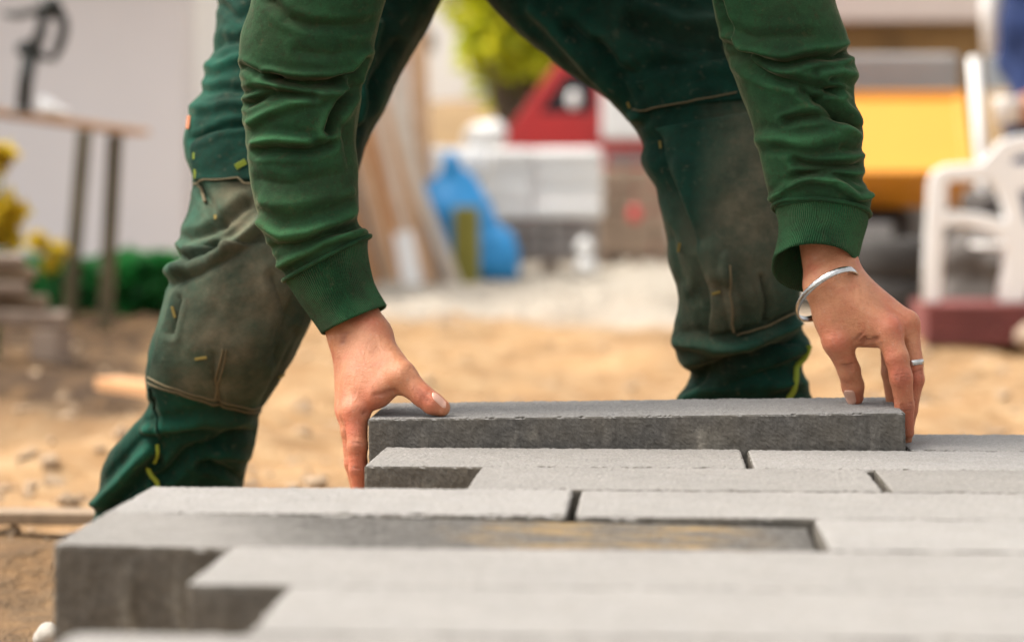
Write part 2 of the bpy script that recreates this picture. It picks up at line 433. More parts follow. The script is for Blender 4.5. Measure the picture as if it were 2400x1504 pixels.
# sand bed that carries the paving
bed_x0 = G(130, 1268, 0)[0] + 0.03
bm = bmesh.new(); add_box(bm, (bed_x0 + 1.5, 1.42, -0.19), (3.0, 2.86, 0.205)); 
M['bed'] = simple('bed_sand', (0.36, 0.26, 0.16), 0.95, 0.2, 30, 0.5, 200)
for v_ in bm.verts:                                   # sloping shoulder of the bed
    if v_.co.z < -.2: v_.co.x += -.16 if v_.co.x < 0 else .16; v_.co.y += .12 if v_.co.y > 1 else -.1
pav = bm_obj('pavement', bm, M['bed']); tag(pav, kind='structure')

def lay(row, x0, L, mat='concrete', g=0.006, dz=0.0, tilt=0.0, nibs=(), seed=None, stain=None, label=None):
    y1 = ROWY[row] - 0.0024; w = ROW_W - 0.0048 - random.uniform(0, .0008)
    sd = seed if seed is not None else int(abs(x0) * 100) + row * 17 + 3
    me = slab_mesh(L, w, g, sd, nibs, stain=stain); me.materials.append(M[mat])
    o = link('paving_slab', me); o.location = (x0, y1 - w, dz + random.uniform(-.0006, .0006)); o.rotation_euler = (0, tilt, random.uniform(-.0012, .0012))
    o.parent = pav
    if label: o['label'] = label
    return o
def end_x(px, py): return G(px, py, 0)[0]
# left ends measured on the photograph; formats of 40 and 60 cm
xr = W(2130, 1046, 2.70)[0]
lay(0, xr, 0.40, g=0.0032, nibs=(.1, .3)); lay(0, xr + 0.405, 0.40, g=0.01)
x2 = end_x(862, 1083); lay(1, x2, end_x(1762, 1092) - x2 - .0055, g=0.0027, nibs=(.07, .2, .33), seed=5)
lay(1, end_x(1766, 1092), 0.40, g=0.003); lay(1, end_x(1766, 1092) + .406, .40, g=.01)
x3 = end_x(1097, 1139); lay(2, x3, end_x(2084, 1149) - x3 - .0055, g=0.003, nibs=(.1, .3))
lay(2, end_x(2090, 1149), 0.40, g=0.0035)
x4 = end_x(222, 1214); lay(3, x4, end_x(1341, 1215) - x4 - .006, g=0.0033)
lay(3, end_x(1345, 1215), 0.60, g=0.004)
x5 = end_x(130, 1268); L5 = end_x(1932, 1281) - x5 - .002
lay(4, x5, L5, 'concrete_sand', g=0.004, dz=0.0, tilt=0.0, nibs=(.062, .105, .2, .4), label='darker sand-stained slab lying slightly low', seed=77,
    stain=lambda P: sstep(0.06, 0.24, P[:, 0] + 0.02 * fbm(P, 30, 4, 3) + .4 * (P[:, 1] - .1))).location.z = -0.0004
lay(4, end_x(1940, 1281), 0.60, g=0.008)
# the stained slab has settled towards its right end
sl5 = [c for c in pav.children if 'label' in c][0]; sl5.rotation_euler = (R(0.6), 0.016, 0)
x6 = end_x(440, 1361); lay(5, x6, 0.80, g=0.005, nibs=(.1, .3, .5, .7))
x7 = end_x(590, 1465); lay(6, x7, 0.80, g=0.006, nibs=(.1, .3, .5, .7))
x8 = end_x(160, 1486); lay(7, x8, 0.605, g=0.01); lay(7, x8 + .61, .605, g=.01)
for row in (8, 9, 10):
    lay(row, x8 + (0.2 if row % 2 else .05), .605, g=.015); lay(row, x8 + (0.2 if row % 2 else .05) + .61, .605, g=.015)

# the paving goes on to the right beyond the picture
for row in range(11):
    xr_ = max(c.location.x + max(v.co.x for v in c.data.vertices) for c in pav.children if abs(c.location.y - (ROWY[row] - ROW_W)) < .02) + .006
    while xr_ < 1.55:
        L_ = .4 if (row + int(xr_ * 10)) % 2 else .6
        lay(row, xr_, L_, g=.014); xr_ += L_ + .006

# the slab being set: lifted at both ends by the hands
YF = 2.683
fl, fr = W(862, 981, YF), W(2122, 966, YF)
HL = float(np.linalg.norm(fr - fl))
me = slab_mesh(HL, ROW_W - .006, 0.0026, 41, (.065, .165, .27, .375, .475, .565), rough=0.0013); me.materials.append(M['concrete_shaded'])
held = link('held_slab', me)
tag(held, 'dark grey concrete paving slab held at both ends by the two hands', 'paving slab')
ex = Vector(fr - fl).normalized(); ey = Vector((0, 1, 0)); ey = (ey - ex * ey.dot(ex)).normalized()
ey = (ey + Vector((0, 0, 0.012))).normalized(); ez = ex.cross(ey)
held.matrix_world = Matrix.Translation(fl) @ Matrix((ex, ey, ez)).transposed().to_4x4()
def slab_top(P):
    """height of the held slab's top at x, y"""
    q = Vector((P[0], P[1], 0)) - Vector(fl); q.z = 0
    return fl[2] + (-(ez.x * q.x + ez.y * q.y)) / ez.z
# ------------------------------------------------------------------ the worker
hipc = W(1085, -300, 3.40)
worker = thing('person', 'person in green work clothes bending down to set a grey slab with both hands', 'person', (hipc[0], 3.3, GROUND))

def seg_dist(Q, pl):
    d = np.full(len(Q), 1e9)
    pl = np.asarray(pl, float)
    for a, b in zip(pl[:-1], pl[1:]):
        ba = b - a; t = np.clip(((Q - a) @ ba) / (ba @ ba), 0, 1)
        d = np.minimum(d, np.hypot(*(Q - a - t[:, None] * ba).T))
    return d
def fold_field(Q, folds, wob):
    """cloth folds: centre lines as seen from the front, width (photo px) and depth (m)"""
    o = np.zeros(len(Q))
    Qw = Q + wob
    for pl, w, amp in folds:
        d = seg_dist(Qw, pl) / w
        if amp < 0:      # pinched crease with soft shoulders
            o += 1.15 * amp * (0.65 * np.exp(-d * 1.25) + 0.45 * np.exp(-d * d * 0.8) - 0.26 * np.exp(-((d - 1.9) / 0.9) ** 2))
        else:
            o += 1.2 * amp * (np.exp(-d * d) - 0.3 * np.exp(-((d - 2.0) / 0.9) ** 2))
    return o
class Tube:
    """garment tube from stations (left px, right px, depth, half depth, tilt)"""
    def __init__(s, st, nu, nv, folds=(), rough=0.0015, wr=0.0, seed=1, power=2.2):
        rows = []
        for (lx, ly), (rx, ry), Y, b, tilt in st:
            Lw, Rw = W(lx, ly, Y), W(rx, ry, Y); C = (Lw + Rw) / 2; A = (Rw - Lw) / 2
            rows.append([*C, *A, b, tilt])
        K = catmull(rows, nu); s.nu, s.nv = nu, nv; s.K = K
        th = np.arange(nv) / nv * 2 * math.pi; s.th = th
        c, si = np.cos(th), np.sin(th)
        cp = np.sign(c) * np.abs(c) ** (2 / power); sp = np.sign(si) * np.abs(si) ** (2 / power)
        B = np.stack([0 * K[:, 6], K[:, 6], -K[:, 7]], -1)
        P = K[:, None, :3] + cp[None, :, None] * K[:, None, 3:6] + sp[None, :, None] * B[:, None]
        s.base = P
        N = s.normals(P)
        Q = proj(P).reshape(-1, 2)
        Pf = P.reshape(-1, 3)
        wob = 7 * np.stack([vnoise(Pf, 28, seed), vnoise(Pf, 28, seed + 3)], -1)
        front = np.clip(-N[..., 1].reshape(-1) * 1.6 + 0.28, 0, 1)
        d = fold_field(Q, folds, wob) * front
        d += rough * fbm(Pf, 22, 3, seed)
        if wr:   # general soft wrinkling running across the limb
            Pw = Pf * np.array((0.45, 0.45, 1.0)); g = 1 - np.abs(vnoise(Pw + 0.02 * fbm(Pf, 9, 2, seed)[:, None], 30, seed + 8)) * 2.0
            d += wr * g
        s.disp = d
        s.P = P + N * d.reshape(nu, nv)[..., None]
        s.N = s.normals(s.P)
    def normals(s, P):
        du = np.gradient(P, axis=0); dv = (np.roll(P, -1, 1) - np.roll(P, 1, 1)) / 2
        N = np.cross(dv, du); N /= np.linalg.norm(N, axis=-1, keepdims=True) + 1e-12
        c = P.mean(1, keepdims=True)
        if ((P - c) * N).sum() < 0: N = -N
        return N
    def faces(s, flip=False):
        i = np.arange(s.nu - 1)[:, None]; j = np.arange(s.nv)[None]; j2 = (j + 1) % s.nv
        f = np.stack([i * s.nv + j, i * s.nv + j2, (i + 1) * s.nv + j2, (i + 1) * s.nv + j], -1).reshape(-1, 4)
        return f
    def at(s, u, t, off=0.0):
        """point on the front: u in 0..1 along, t in -1..1 across (left to right)"""
        i = np.clip(u, 0, 1) * (s.nu - 1); th = 2 * math.pi - np.arccos(np.clip(t, -1, 1)); j = th / (2 * math.pi) * s.nv
        i0 = np.clip(np.floor(i).astype(int), 0, s.nu - 2); fi = (i - i0)[..., None]
        j0 = np.floor(j).astype(int); fj = (j - j0)[..., None]
        def bl(X): return ((X[i0, j0 % s.nv] * (1 - fj) + X[i0, (j0 + 1) % s.nv] * fj) * (1 - fi)
                           + (X[i0 + 1, j0 % s.nv] * (1 - fj) + X[i0 + 1, (j0 + 1) % s.nv] * fj) * fi)
        return bl(s.P) + bl(s.N) * (np.asarray(off)[..., None] if np.ndim(off) else off)
    def find(s, px, py):
        """(u, t) of the front spot nearest to a photograph position"""
        if not hasattr(s, 'q'):
            u, t = np.meshgrid(np.linspace(0, 1, 260), np.linspace(-.99, .99, 140), indexing='ij')
            s.ug, s.tg = u, t; s.q = proj(s.at(u, t))
        k = np.argmin(((s.q - np.array((px, py))) ** 2).sum(-1)); return s.ug.flat[k], s.tg.flat[k]
    def patch(s, quad, n, m, off, wobble=0.0):
        """grid patch over the front between four photo corners (tl, tr, br, bl)"""
        c = [np.array(s.find(*q)) for q in quad]
        a, b = np.meshgrid(np.linspace(0, 1, n), np.linspace(0, 1, m), indexing='ij')
        ut = ((1-a)*(1-b))[..., None]*c[0] + ((1-a)*b)[..., None]*c[1] + (a*b)[..., None]*c[2] + (a*(1-b))[..., None]*c[3]
        edge = np.minimum(np.minimum(a, 1 - a) * n, np.minimum(b, 1 - b) * m)
        o = off * np.clip(edge / 2.0, -0.4, 1) + np.where(edge < 0.5, -off * 1.3, 0)
        P = s.at(ut[..., 0], ut[..., 1], o)
        f = [(i*m+j, i*m+j+1, (i+1)*m+j+1, (i+1)*m+j) for i in range(n-1) for j in range(m-1)]
        return P, f
def set_attr(o, name, vals):
    at = o.data.attributes.new(name, 'FLOAT', 'POINT'); at.data.foreach_set('value', np.asarray(vals, np.float32).ravel())
def recalc(o):
    bm = bmesh.new(); bm.from_mesh(o.data); bmesh.ops.recalc_face_normals(bm, faces=bm.faces); bm.to_mesh(o.data); bm.free()
def join_parts(parts):
    V, F, n = [], [], 0
    for v, f in parts:
        v = np.asarray(v).reshape(-1, 3); f = np.asarray(f); V.append(v); F += (f + n).tolist(); n += len(v)
    return np.concatenate(V), F

# --- sleeves
yl, yr = 2.785, 2.80
sl_l = [((650, -470), (1010, -470), 2.86, .085, 0), ((618, -220), (960, -210), 2.82, .078, 0), ((590, 0), (903, 0), yl, .070, 0), ((566, 90), (877, 95), yl, .068, 0),
        ((560, 150), (873, 138), yl, .067, 0), ((567, 212), (848, 195), yl, .064, 0), ((568, 260), (839, 260), yl, .062, 0), ((578, 330), (833, 330), yl, .060, 0),
        ((590, 420), (840, 405), yl, .058, 0), ((602, 500), (838, 470), yl, .055, 0), ((622, 562), (836, 520), yl, .052, 0), ((648, 610), (858, 545), yl, .050, 0), ((670, 650), (866, 556), yl, .045, 0)]
fl_l = [([(628, 180), (666, 191), (716, 196), (783, 193), (832, 180), (866, 140)], 10, -.017), ([(571, 243), (616, 229), (666, 222), (740, 226)], 9, -.010),
        ([(774, 305), (786, 266), (806, 233), (838, 203)], 11, -.017), ([(583, 283), (699, 240), (783, 213)], 11, .005), ([(600, 352), (666, 355), (733, 353), (775, 338)], 12, -.009),
        ([(632, 5), (673, 45), (733, 62), (799, 66), (870, 50)], 12, -.0055), ([(565, 160), (600, 172), (640, 182)], 9, -.007), ([(560, 218), (590, 212), (630, 214)], 8, -.006),
        ([(596, 335), (650, 330), (720, 334)], 12, .005), ([(612, 520), (659, 546), (719, 546), (779, 520), (836, 490)], 13, .0065), ([(640, 580), (700, 575), (770, 552), (850, 520)], 10, -.006),
        ([(655, 620), (700, 590), (760, 565), (858, 545)], 9, .005), ([(605, 420), (690, 432), (800, 410)], 14, -.003), ([(620, 470), (700, 480), (820, 455)], 14, .003),
        ([(700, 120), (780, 130), (850, 110)], 12, -.003), ([(800, 300), (815, 340), (825, 400)], 14, -.004), ([(850, 165), (835, 190), (820, 200)], 7, -.006)]
sl_r = [((1640, -470), (1985, -470), 2.86, .085, 0), ((1655, -200), (1945, -200), 2.82, .075, 0), ((1670, 0), (1955, 0), yr, .068, 0), ((1688, 80), (1982, 75), yr, .066, 0), ((1700, 130), (1992, 126), yr, .064, 0),
        ((1716, 170), (2005, 160), yr, .062, 0), ((1730, 205), (2004, 205), yr, .060, 0), ((1748, 248), (2002, 240), yr, .058, 0), ((1762, 290), (2025, 290), yr, .057, 0),
        ((1770, 330), (2021, 335), yr, .056, 0), ((1785, 390), (2027, 388), yr, .055, 0), ((1797, 435), (2023, 422), yr, .054, 0), ((1805, 462), (2043, 462), yr, .053, .008), ((1817, 492), (2034, 512), yr, .047, .012)]
fr_r = [([(1695, 104), (1727, 132), (1779, 146), (1839, 148), (1899, 138), (1990, 122)], 10, -.015), ([(1703, 132), (1759, 164), (1819, 182), (1879, 197), (1960, 219)], 11, -.012),
        ([(1879, 215), (1919, 239), (1978, 271), (2030, 298)], 11, -.013), ([(1843, 289), (1879, 276), (1931, 271), (1978, 280)], 10, -.009), ([(1863, 379), (1919, 385), (1966, 388), (2030, 384)], 10, -.010),
        ([(1779, 327), (1859, 335), (1958, 319), (2026, 296)], 13, .0045), ([(1870, 405), (1930, 402), (2020, 425)], 8, -.004), ([(1803, 465), (1839, 433), (1899, 419), (1958, 429), (2012, 462), (2040, 462)], 8, .006),
        ([(1912, 237), (1966, 214), (2005, 212)], 8, -.005), ([(1930, 175), (1975, 165), (2006, 180)], 9, .005), ([(1700, 60), (1780, 90), (1900, 85)], 14, -.003), ([(1815, 450), (1870, 410), (1940, 398)], 8, -.0045),
        ([(1980, 345), (2024, 350)], 9, -.004), ([(1950, 190), (2004, 200)], 7, -.004), ([(1820, 355), (1900, 358), (2020, 345)], 10, -.003), ([(1690, 0), (1710, 90), (1725, 140)], 9, -.005)]
TL = Tube(sl_l, 300, 220, fl_l, .0016, .0004, 1); TR = Tube(sl_r, 300, 220, fr_r, .0016, .0005, 2)
# upper body of the sweatshirt (above the picture)
shL, shR = W(880, -500, 2.87), W(1745, -500, 2.87); neck = (shL + shR) / 2 + np.array((0, -.03, .05)); belly = hipc + np.array((.04, -.12, .03))
chest = (shL + shR) / 2 + np.array((0, .10, .02))
tor = [(belly, chest, .13, .15), (chest, neck, .13, .085), (shL, chest, .085, .13), (shR, chest, .085, .13), (shL, W(815, -330, 2.84), .085, .075), (shR, W(1805, -330, 2.84), .085, .075),
       (belly + np.array((-.08, 0, 0)), chest + np.array((-.08, 0, 0)), .10, .11), (belly + np.array((.08, 0, 0)), chest + np.array((.08, 0, 0)), .10, .11)]
tv, tf = sdf_mesh(tor, .05, .012)
V, F = join_parts([(TL.P, TL.faces()), (TR.P, TR.faces()), (tv, tf)])
shirt = mesh_obj('sweatshirt', V, F, M['sweat'], worker); recalc(shirt)
ridge_lit = np.concatenate([np.clip(TL.disp / .006, 0, 1), np.clip(TR.disp / .006, 0, 1), np.zeros(len(tv))])  # fold ridges lightened as painted highlights
set_attr(shirt, 'worn_lit', ridge_lit * (0.45 + .5 * vnoise(V, 30, 4)))
vall = np.concatenate([np.clip(-TL.disp / .007, 0, 1), np.clip(-TR.disp / .007, 0, 1), np.zeros(len(tv))])
set_attr(shirt, 'dirt', np.clip(0.15 + 0.5 * fbm(V, 12, 2, 31) + .5 * vall, 0, 1) * .6)

def cuff(name, st, seed, folds=()):
    T = Tube(st, 70, 200, folds, .0009, 0, seed, 2.1)
    P = T.P.copy()
    # turn the hem in: inner wall
    inner = P[::-1].copy(); c = inner.mean(1, keepdims=True)
    dirn = (inner - c); inner = inner - dirn / np.linalg.norm(dirn, axis=-1, keepdims=True) * 0.0035
    last = P[-1:]; cl = last.mean(1, keepdims=True); ax = (P[-1] - P[-6]).mean(0); ax /= np.linalg.norm(ax)
    rim = last + ax * 0.0018 - (last - cl) / np.linalg.norm(last - cl, axis=-1, keepdims=True) * 0.0016
    A = np.concatenate([P, rim, inner[:45]]); nu = len(A)
    i = np.arange(nu - 1)[:, None]; j = np.arange(200)[None]; j2 = (j + 1) % 200
    f = np.stack([i*200+j, i*200+j2, (i+1)*200+j2, (i+1)*200+j], -1).reshape(-1, 4)
    o = mesh_obj(name, A, f, M['rib'], shirt); recalc(o)
    set_attr(o, 'ribu', np.broadcast_to(T.th[None] * 120, (nu, 200)))
    set_attr(o, 'worn_lit', np.clip(0.35 + 0.7 * fbm(A.reshape(-1, 3), 26, 3, seed), 0, 1)); set_attr(o, 'dirt', np.clip(fbm(A.reshape(-1, 3), 18, 2, seed + 9), 0, 1) * .6)
    # seam roll where the rib is sewn on
    ring = T.P[2] + T.N[2] * 0.0015
    s = pipe('seam', ring, 0.0028, M['sweat'], o, 8, True)
    return T
CL = cuff('cuff', [((664, 652), (866, 548), yl, .047, 0), ((684, 680), (862, 575), yl, .045, 0), ((706, 715), (868, 620), yl, .043, .0), ((732, 750), (880, 665), yl, .042, 0), ((753, 783), (906, 714), yl - .004, .043, .004)], 21)
CR = cuff('cuff', [((1812, 478), (2036, 500), yr, .050, .012), ((1824, 510), (2032, 530), yr, .049, .016), ((1826, 550), (2024, 562), yr, .048, .022), ((1818, 590), (2014, 598), yr, .049, .028), ((1808, 622), (2010, 630), yr, .052, .030)], 22,
          [([(1822, 500), (1826, 560), (1815, 610)], 9, .003)])

# --- trousers
lg_l = [((570, -330), (1080, -300), 3.40, .15, 0), ((545, -170), (1075, -110), 3.36, .145, 0), ((522, -40), (1018, 30), 3.31, .14, 0), ((512, 60), (955, 140), 3.27, .135, 0), ((478, 200), (900, 250), 3.22, .125, 0),
        ((442, 285), (866, 310), 3.19, .12, 0), ((436, 360), (846, 372), 3.17, .115, 0), ((459, 430), (830, 440), 3.15, .112, 0), ((440, 510), (815, 540), 3.13, .11, 0), ((408, 620), (778, 640), 3.11, .105, 0),
        ((388, 710), (735, 740), 3.10, .10, 0), ((362, 800), (690, 830), 3.10, .095, 0), ((345, 880), (650, 905), 3.12, .092, 0), ((352, 945), (609, 966), 3.15, .088, 0), ((312, 998), (600, 1000), 3.18, .088, 0),
        ((262, 1055), (588, 1060), 3.21, .09, 0), ((238, 1130), (570, 1125), 3.24, .09, 0), ((228, 1210), (560, 1195), 3.26, .09, 0), ((230, 1300), (548, 1285), 3.28, .085, 0), ((240, 1400), (530, 1390), 3.30, .085, 0)]
ff_l = [([(405, 598), (450, 610), (485, 600), (515, 578)], 11, -.016), ([(395, 640), (440, 622), (500, 598), (560, 565), (640, 500)], 13, .011), ([(440, 560), (500, 535), (580, 480)], 14, -.008), ([(470, 130), (520, 100), (570, 90)], 12, -.007),
        ([(455, 215), (520, 205), (575, 212)], 10, -.006), ([(470, 160), (530, 150), (575, 135)], 10, .005), ([(445, 250), (520, 245), (580, 250)], 10, .005), ([(450, 330), (520, 300), (590, 290)], 9, -.005), ([(520, 20), (560, 40), (600, 10)], 10, -.005),
        ([(470, 440), (490, 480), (520, 520)], 10, -.006), ([(600, 1015), (520, 1030), (440, 1062), (370, 1120)], 14, -.011), ([(600, 1075), (540, 1065), (480, 1050)], 10, .005), ([(590, 990), (470, 985), (350, 1005)], 12, .006),
        ([(560, 1120), (500, 1085), (470, 1090)], 10, -.008), ([(235, 1180), (290, 1110), (350, 1050)], 12, .009), ([(250, 1200), (330, 1120), (365, 1080)], 12, -.008), ([(352, 940), (365, 1000)], 8, -.004), ([(700, 780), (650, 880), (615, 950)], 12, -.005),
        ([(930, 100), (880, 190), (846, 300)], 12, -.006), ([(880, 60), (850, 160), (840, 280)], 16, .008), ([(500, 830), (505, 900), (515, 950)], 8, -.003), ([(640, 650), (670, 740), (640, 830)], 14, -.005), ([(420, 700), (400, 780)], 9, -.005)]
lg_r = [((1075, -310), (1640, -420), 3.42, .15, 0), ((1078, -110), (1690, -280), 3.38, .15, 0), ((1152, 15), (1760, -130), 3.35, .145, 0), ((1290, 140), (1830, 0), 3.31, .14, 0), ((1440, 250), (1880, 130), 3.27, .13, 0),
        ((1502, 330), (1905, 265), 3.24, .12, 0), ((1502, 385), (1912, 370), 3.22, .115, 0), ((1541, 455), (1906, 470), 3.20, .11, 0), ((1556, 540), (1898, 545), 3.19, .105, 0), ((1564, 610), (1890, 600), 3.18, .10, 0), ((1592, 700), (1873, 690), 3.18, .092, 0),
        ((1576, 790), (1868, 755), 3.20, .09, 0), ((1590, 840), (1896, 802), 3.21, .09, 0), ((1616, 875), (1884, 870), 3.23, .085, 0), ((1592, 938), (1904, 938), 3.26, .088, 0), ((1580, 1010), (1900, 1010), 3.29, .088, 0), ((1590, 1180), (1890, 1180), 3.32, .085, 0), ((1600, 1380), (1880, 1380), 3.34, .085, 0)]
ff_r = [([(1620, 885), (1690, 862), (1760, 848), (1870, 795)], 17, -.016), ([(1615, 900), (1700, 905), (1780, 890), (1880, 850)], 18, -.008), ([(1590, 800), (1680, 815), (1780, 800), (1868, 762)], 13, .009), ([(1590, 940), (1650, 915), (1760, 905), (1890, 900)], 13, .006),
        ([(1500, 470), (1560, 560), (1590, 660)], 16, -.006), ([(1700, 600), (1710, 680), (1722, 760)], 9, .004), ([(1780, 650), (1790, 700), (1785, 750)], 7, -.006), ([(1600, 400), (1640, 520), (1690, 640)], 22, .006), ([(1540, 330), (1580, 450), (1640, 560)], 18, -.006),
        ([(1330, 60), (1420, 130), (1500, 215)], 16, -.008), ([(1250, 20), (1380, 160), (1490, 270)], 14, .007), ([(1480, 60), (1600, 100), (1690, 110)], 20, -.010), ([(1500, 20), (1600, 50), (1700, 60)], 16, .006), ([(1460, 180), (1560, 150), (1720, 130)], 16, -.006), ([(1400, 100), (1440, 180), (1480, 250)], 12, -.008)]
PL = Tube(lg_l, 420, 260, ff_l, .0022, .0006, 5, 2.3); PR = Tube(lg_r, 420, 260, ff_r, .0022, .0006, 6, 2.3)
pel = [(hipc + np.array((-.10, 0, 0)), hipc + np.array((.12, 0, 0)), .15, .15), (hipc, belly, .15, .13), (hipc + np.array((-.12, .02, -.02)), W(800, -240, 3.38), .14, .14), (hipc + np.array((.14, .02, -.02)), W(1380, -260, 3.38), .14, .14)]
pv, pf = sdf_mesh(pel, .06, .014)
V, F = join_parts([(PL.P, PL.faces()), (PR.P, PR.faces()), (pv, pf)])
trousers = mesh_obj('trousers', V, F, M['trouser'], worker); recalc(trousers)
Q = proj(V); nfr = len(PL.P.reshape(-1, 3)); isl = np.arange(len(V)) < nfr
def blob(Q, x, y, rx, ry): return np.clip(1.25 - np.hypot((Q[:, 0] - x) / rx, (Q[:, 1] - y) / ry), 0, 1)
dl = np.maximum(blob(Q, 560, 680, 190, 220), blob(Q, 560, 500, 110, 120)) * isl + np.maximum(blob(Q, 1750, 480, 130, 290), .35 * blob(Q, 1640, 650, 110, 260)) * ~isl
worn_lit = np.concatenate([np.clip(PL.disp / .007, 0, 1), np.clip(PR.disp / .007, 0, 1) * .6, np.zeros(len(pv))])  # ridges of the trouser folds get painted highlights too
worn_lit = worn_lit + 1.1 * isl * sstep(620, 430, Q[:, 0] - .12 * (Q[:, 1] - 300)) * sstep(1250, 500, Q[:, 1])  # outer left thigh painted brighter, as if lit from the left
set_attr(trousers, 'worn_lit', np.clip(worn_lit * (.55 + .6 * fbm(V, 20, 2, 8)), 0, 1)); set_attr(trousers, 'dirt', np.clip(dl + .12 * fbm(V, 8, 2, 3), 0, 1))

def overlay(T, name, quad, n, m, off, mat, parent, dirt=None):
    P, f = T.patch(quad, n, m, off); o = mesh_obj(name, P, f, mat, parent); recalc(o)
    if dirt:
        q = proj(P.reshape(-1, 3)); d = 0
        for b in dirt: d = np.maximum(d, blob(q, *b))
        set_attr(o, 'dirt', d); set_attr(o, 'worn_lit', np.clip(fbm(P.reshape(-1, 3), 24, 2, 4), 0, 1) * .5)
    return o
kp = overlay(PL, 'knee_patch', [(432, 575), (700, 560), (610, 962), (350, 896)], 130, 110, .0035, M['patch'], trousers, [(580, 680, 170, 210), (520, 800, 150, 120), (500, 890, 150, 70)])
kpr = overlay(PR, 'knee_patch', [(1530, 300), (1840, 250), (1872, 720), (1660, 790)], 130, 100, .003, M['patch'], trousers, [(1760, 480, 115, 290), (1680, 700, 80, 120)])
# pocket flaps with their stitched edge
fl1 = overlay(PL, 'pocket_flap', [(458, 320), (640, 300), (640, 432), (462, 425)], 50, 60, .005, M['trouser'], trousers)
fl2 = overlay(PR, 'pocket_flap', [(1465, 195), (1760, 130), (1790, 235), (1492, 262)], 50, 70, .005, M['trouser'], trousers)
def seam(T, pts, rad, mat, name='stitching', off=.0035, parent=None):
    ut = np.array([T.find(*p) for p in pts]); k = max(20, len(pts) * 14)
    s = np.linspace(0, len(pts) - 1, k); u = np.interp(s, range(len(pts)), ut[:, 0]); t = np.interp(s, range(len(pts)), ut[:, 1])
    return pipe(name, T.at(u, t, off), rad, mat, parent or trousers, 6)
seam(PL, [(462, 424), (520, 427), (560, 423), (575, 432), (640, 438)], .0011, M['thread'], off=.006, parent=fl1)
seam(PR, [(1494, 262), (1600, 242), (1730, 222)], .0011, M['thread'], off=.006, parent=fl2)
for dy in (0, -11):
    seam(PL, [(352, 893 + dy), (420, 918 + dy), (500, 940 + dy), (606, 960 + dy)], .0014, M['thread'], off=.0042, parent=kp)
seam(PL, [(525, 812), (512, 870), (500, 930)], .0016, M['thread'], off=.0045, parent=kp)
seam(PL, [(533, 812), (520, 870), (508, 930)], .0012, M['thread'], off=.0045, parent=kp)
seam(PR, [(1705, 620), (1712, 690), (1722, 770)], .0016, M['thread'], off=.0042, parent=kpr)
seam(PR, [(1725, 782), (1790, 760), (1860, 728)], .0014, M['thread'], off=.0042, parent=kpr)
seam(PL, [(468, 430), (476, 455), (482, 480)], .0022, M['thread'], 'zip', .003)
seam(PL, [(352, 905), (362, 960), (372, 1010), (370, 1040)], .0018, M['trouser'], 'side_seam', .002)
def tack(T, a, b, w, mat, name='bar_tack', off=.005):
    ut = np.array([T.find(*a), T.find(*b)]); P = T.at(ut[:, 0], ut[:, 1], off)
    return bar(name, P[0], P[1], w, .0016, mat, trousers, .0005, up=(0, 1, 0))
for T, a, b, c in ((PL, (406, 722), (412, 742), 1), (PL, (460, 835), (486, 837), 1), (PL, (646, 878), (662, 878), 1), (PL, (462, 358), (463, 376), 0), (PL, (464, 396), (465, 418), 0), (PL, (503, 520), (512, 506), 1),
                   (PR, (1554, 328), (1554, 352), 1), (PR, (1598, 568), (1597, 592), 1), (PR, (1672, 688), (1692, 681), 1), (PR, (1476, 240), (1483, 258), 1)):
    tack(T, a, b, .0036, M['ochre_thread'] if c else M['lime'])
tack(PL, (558, 397), (578, 385), .0075, M['lime'], 'fabric_tab', .008)
tack(PL, (449, 274), (446, 308), .0048, M['orange'], 'phone_pocket_trim', .004)
# lime piping low on the legs
def piping(T, pts, w):
    ut = np.array([T.find(*p) for p in pts]); k = 30; s = np.linspace(0, len(pts) - 1, k)
    u = np.interp(s, range(len(pts)), ut[:, 0]); t = np.interp(s, range(len(pts)), ut[:, 1])
    c = T.at(u, t, .0045); V = []; kk = np.ones(9) / 9; cp_ = np.pad(c, ((4, 4), (0, 0)), 'edge')
    c = np.stack([np.convolve(cp_[:, e], kk, 'valid') for e in range(3)], -1); c[:, 1] -= .002
    tan = np.gradient(c, axis=0); side = np.cross(tan, np.array((0, 1., 0))); side /= np.linalg.norm(side, axis=1, keepdims=True)
    for e, o in ((-1, 0), (-.5, -.002), (.5, -.002), (1, 0)): V.append(c + side * w * e / 2 + np.array((0, o, 0)))
    V = np.stack(V, 1); f = [(i*4+j, i*4+j+1, i*4+j+5, i*4+j+4) for i in range(k-1) for j in range(3)]
    return mesh_obj('piping', V, f, M['lime'], trousers)
piping(PL, [(369, 1038), (366, 1060), (358, 1082)], .0045); piping(PL, [(346, 1088), (358, 1112), (372, 1140), (380, 1165)], .0065)
piping(PR, [(1888, 808), (1872, 840), (1858, 880), (1850, 915), (1838, 945)], .0075)

# --- body: head, torso, arms and legs under the clothes, and the hands
def PT(px, py, Y): return W(px, py, Y)
elL, elR = W(715, 40, 2.80), W(1840, 60, 2.81)
wrL, wrR = W(838, 770, 2.778), W(1946, 640, 2.788)
headc = neck + np.array((0, -.16, -.02))
knL, knR = W(500, 850, 3.13), W(1725, 740, 3.2)
anL, anR = W(385, 1380, 3.30), W(1740, 1360, 3.34)
body = [(hipc + np.array((-.08, 0, 0)), hipc + np.array((.10, 0, 0)), .12, .12), (hipc, chest, .11, .13), (chest, neck, .11, .06), (neck, headc, .055, .06),
        (shL, chest, .06, .1), (shR, chest, .06, .1), (shL, elL, .055, .042), (elL, W(790, 690, 2.785), .042, .020), (shR, elR, .055, .042), (elR, W(1935, 580, 2.80), .042, .020),
        (hipc + np.array((-.10, 0, -.05)), PL.K[60, :3], .10, .10), (hipc + np.array((.12, 0, -.05)), PR.K[60, :3], .10, .10)]
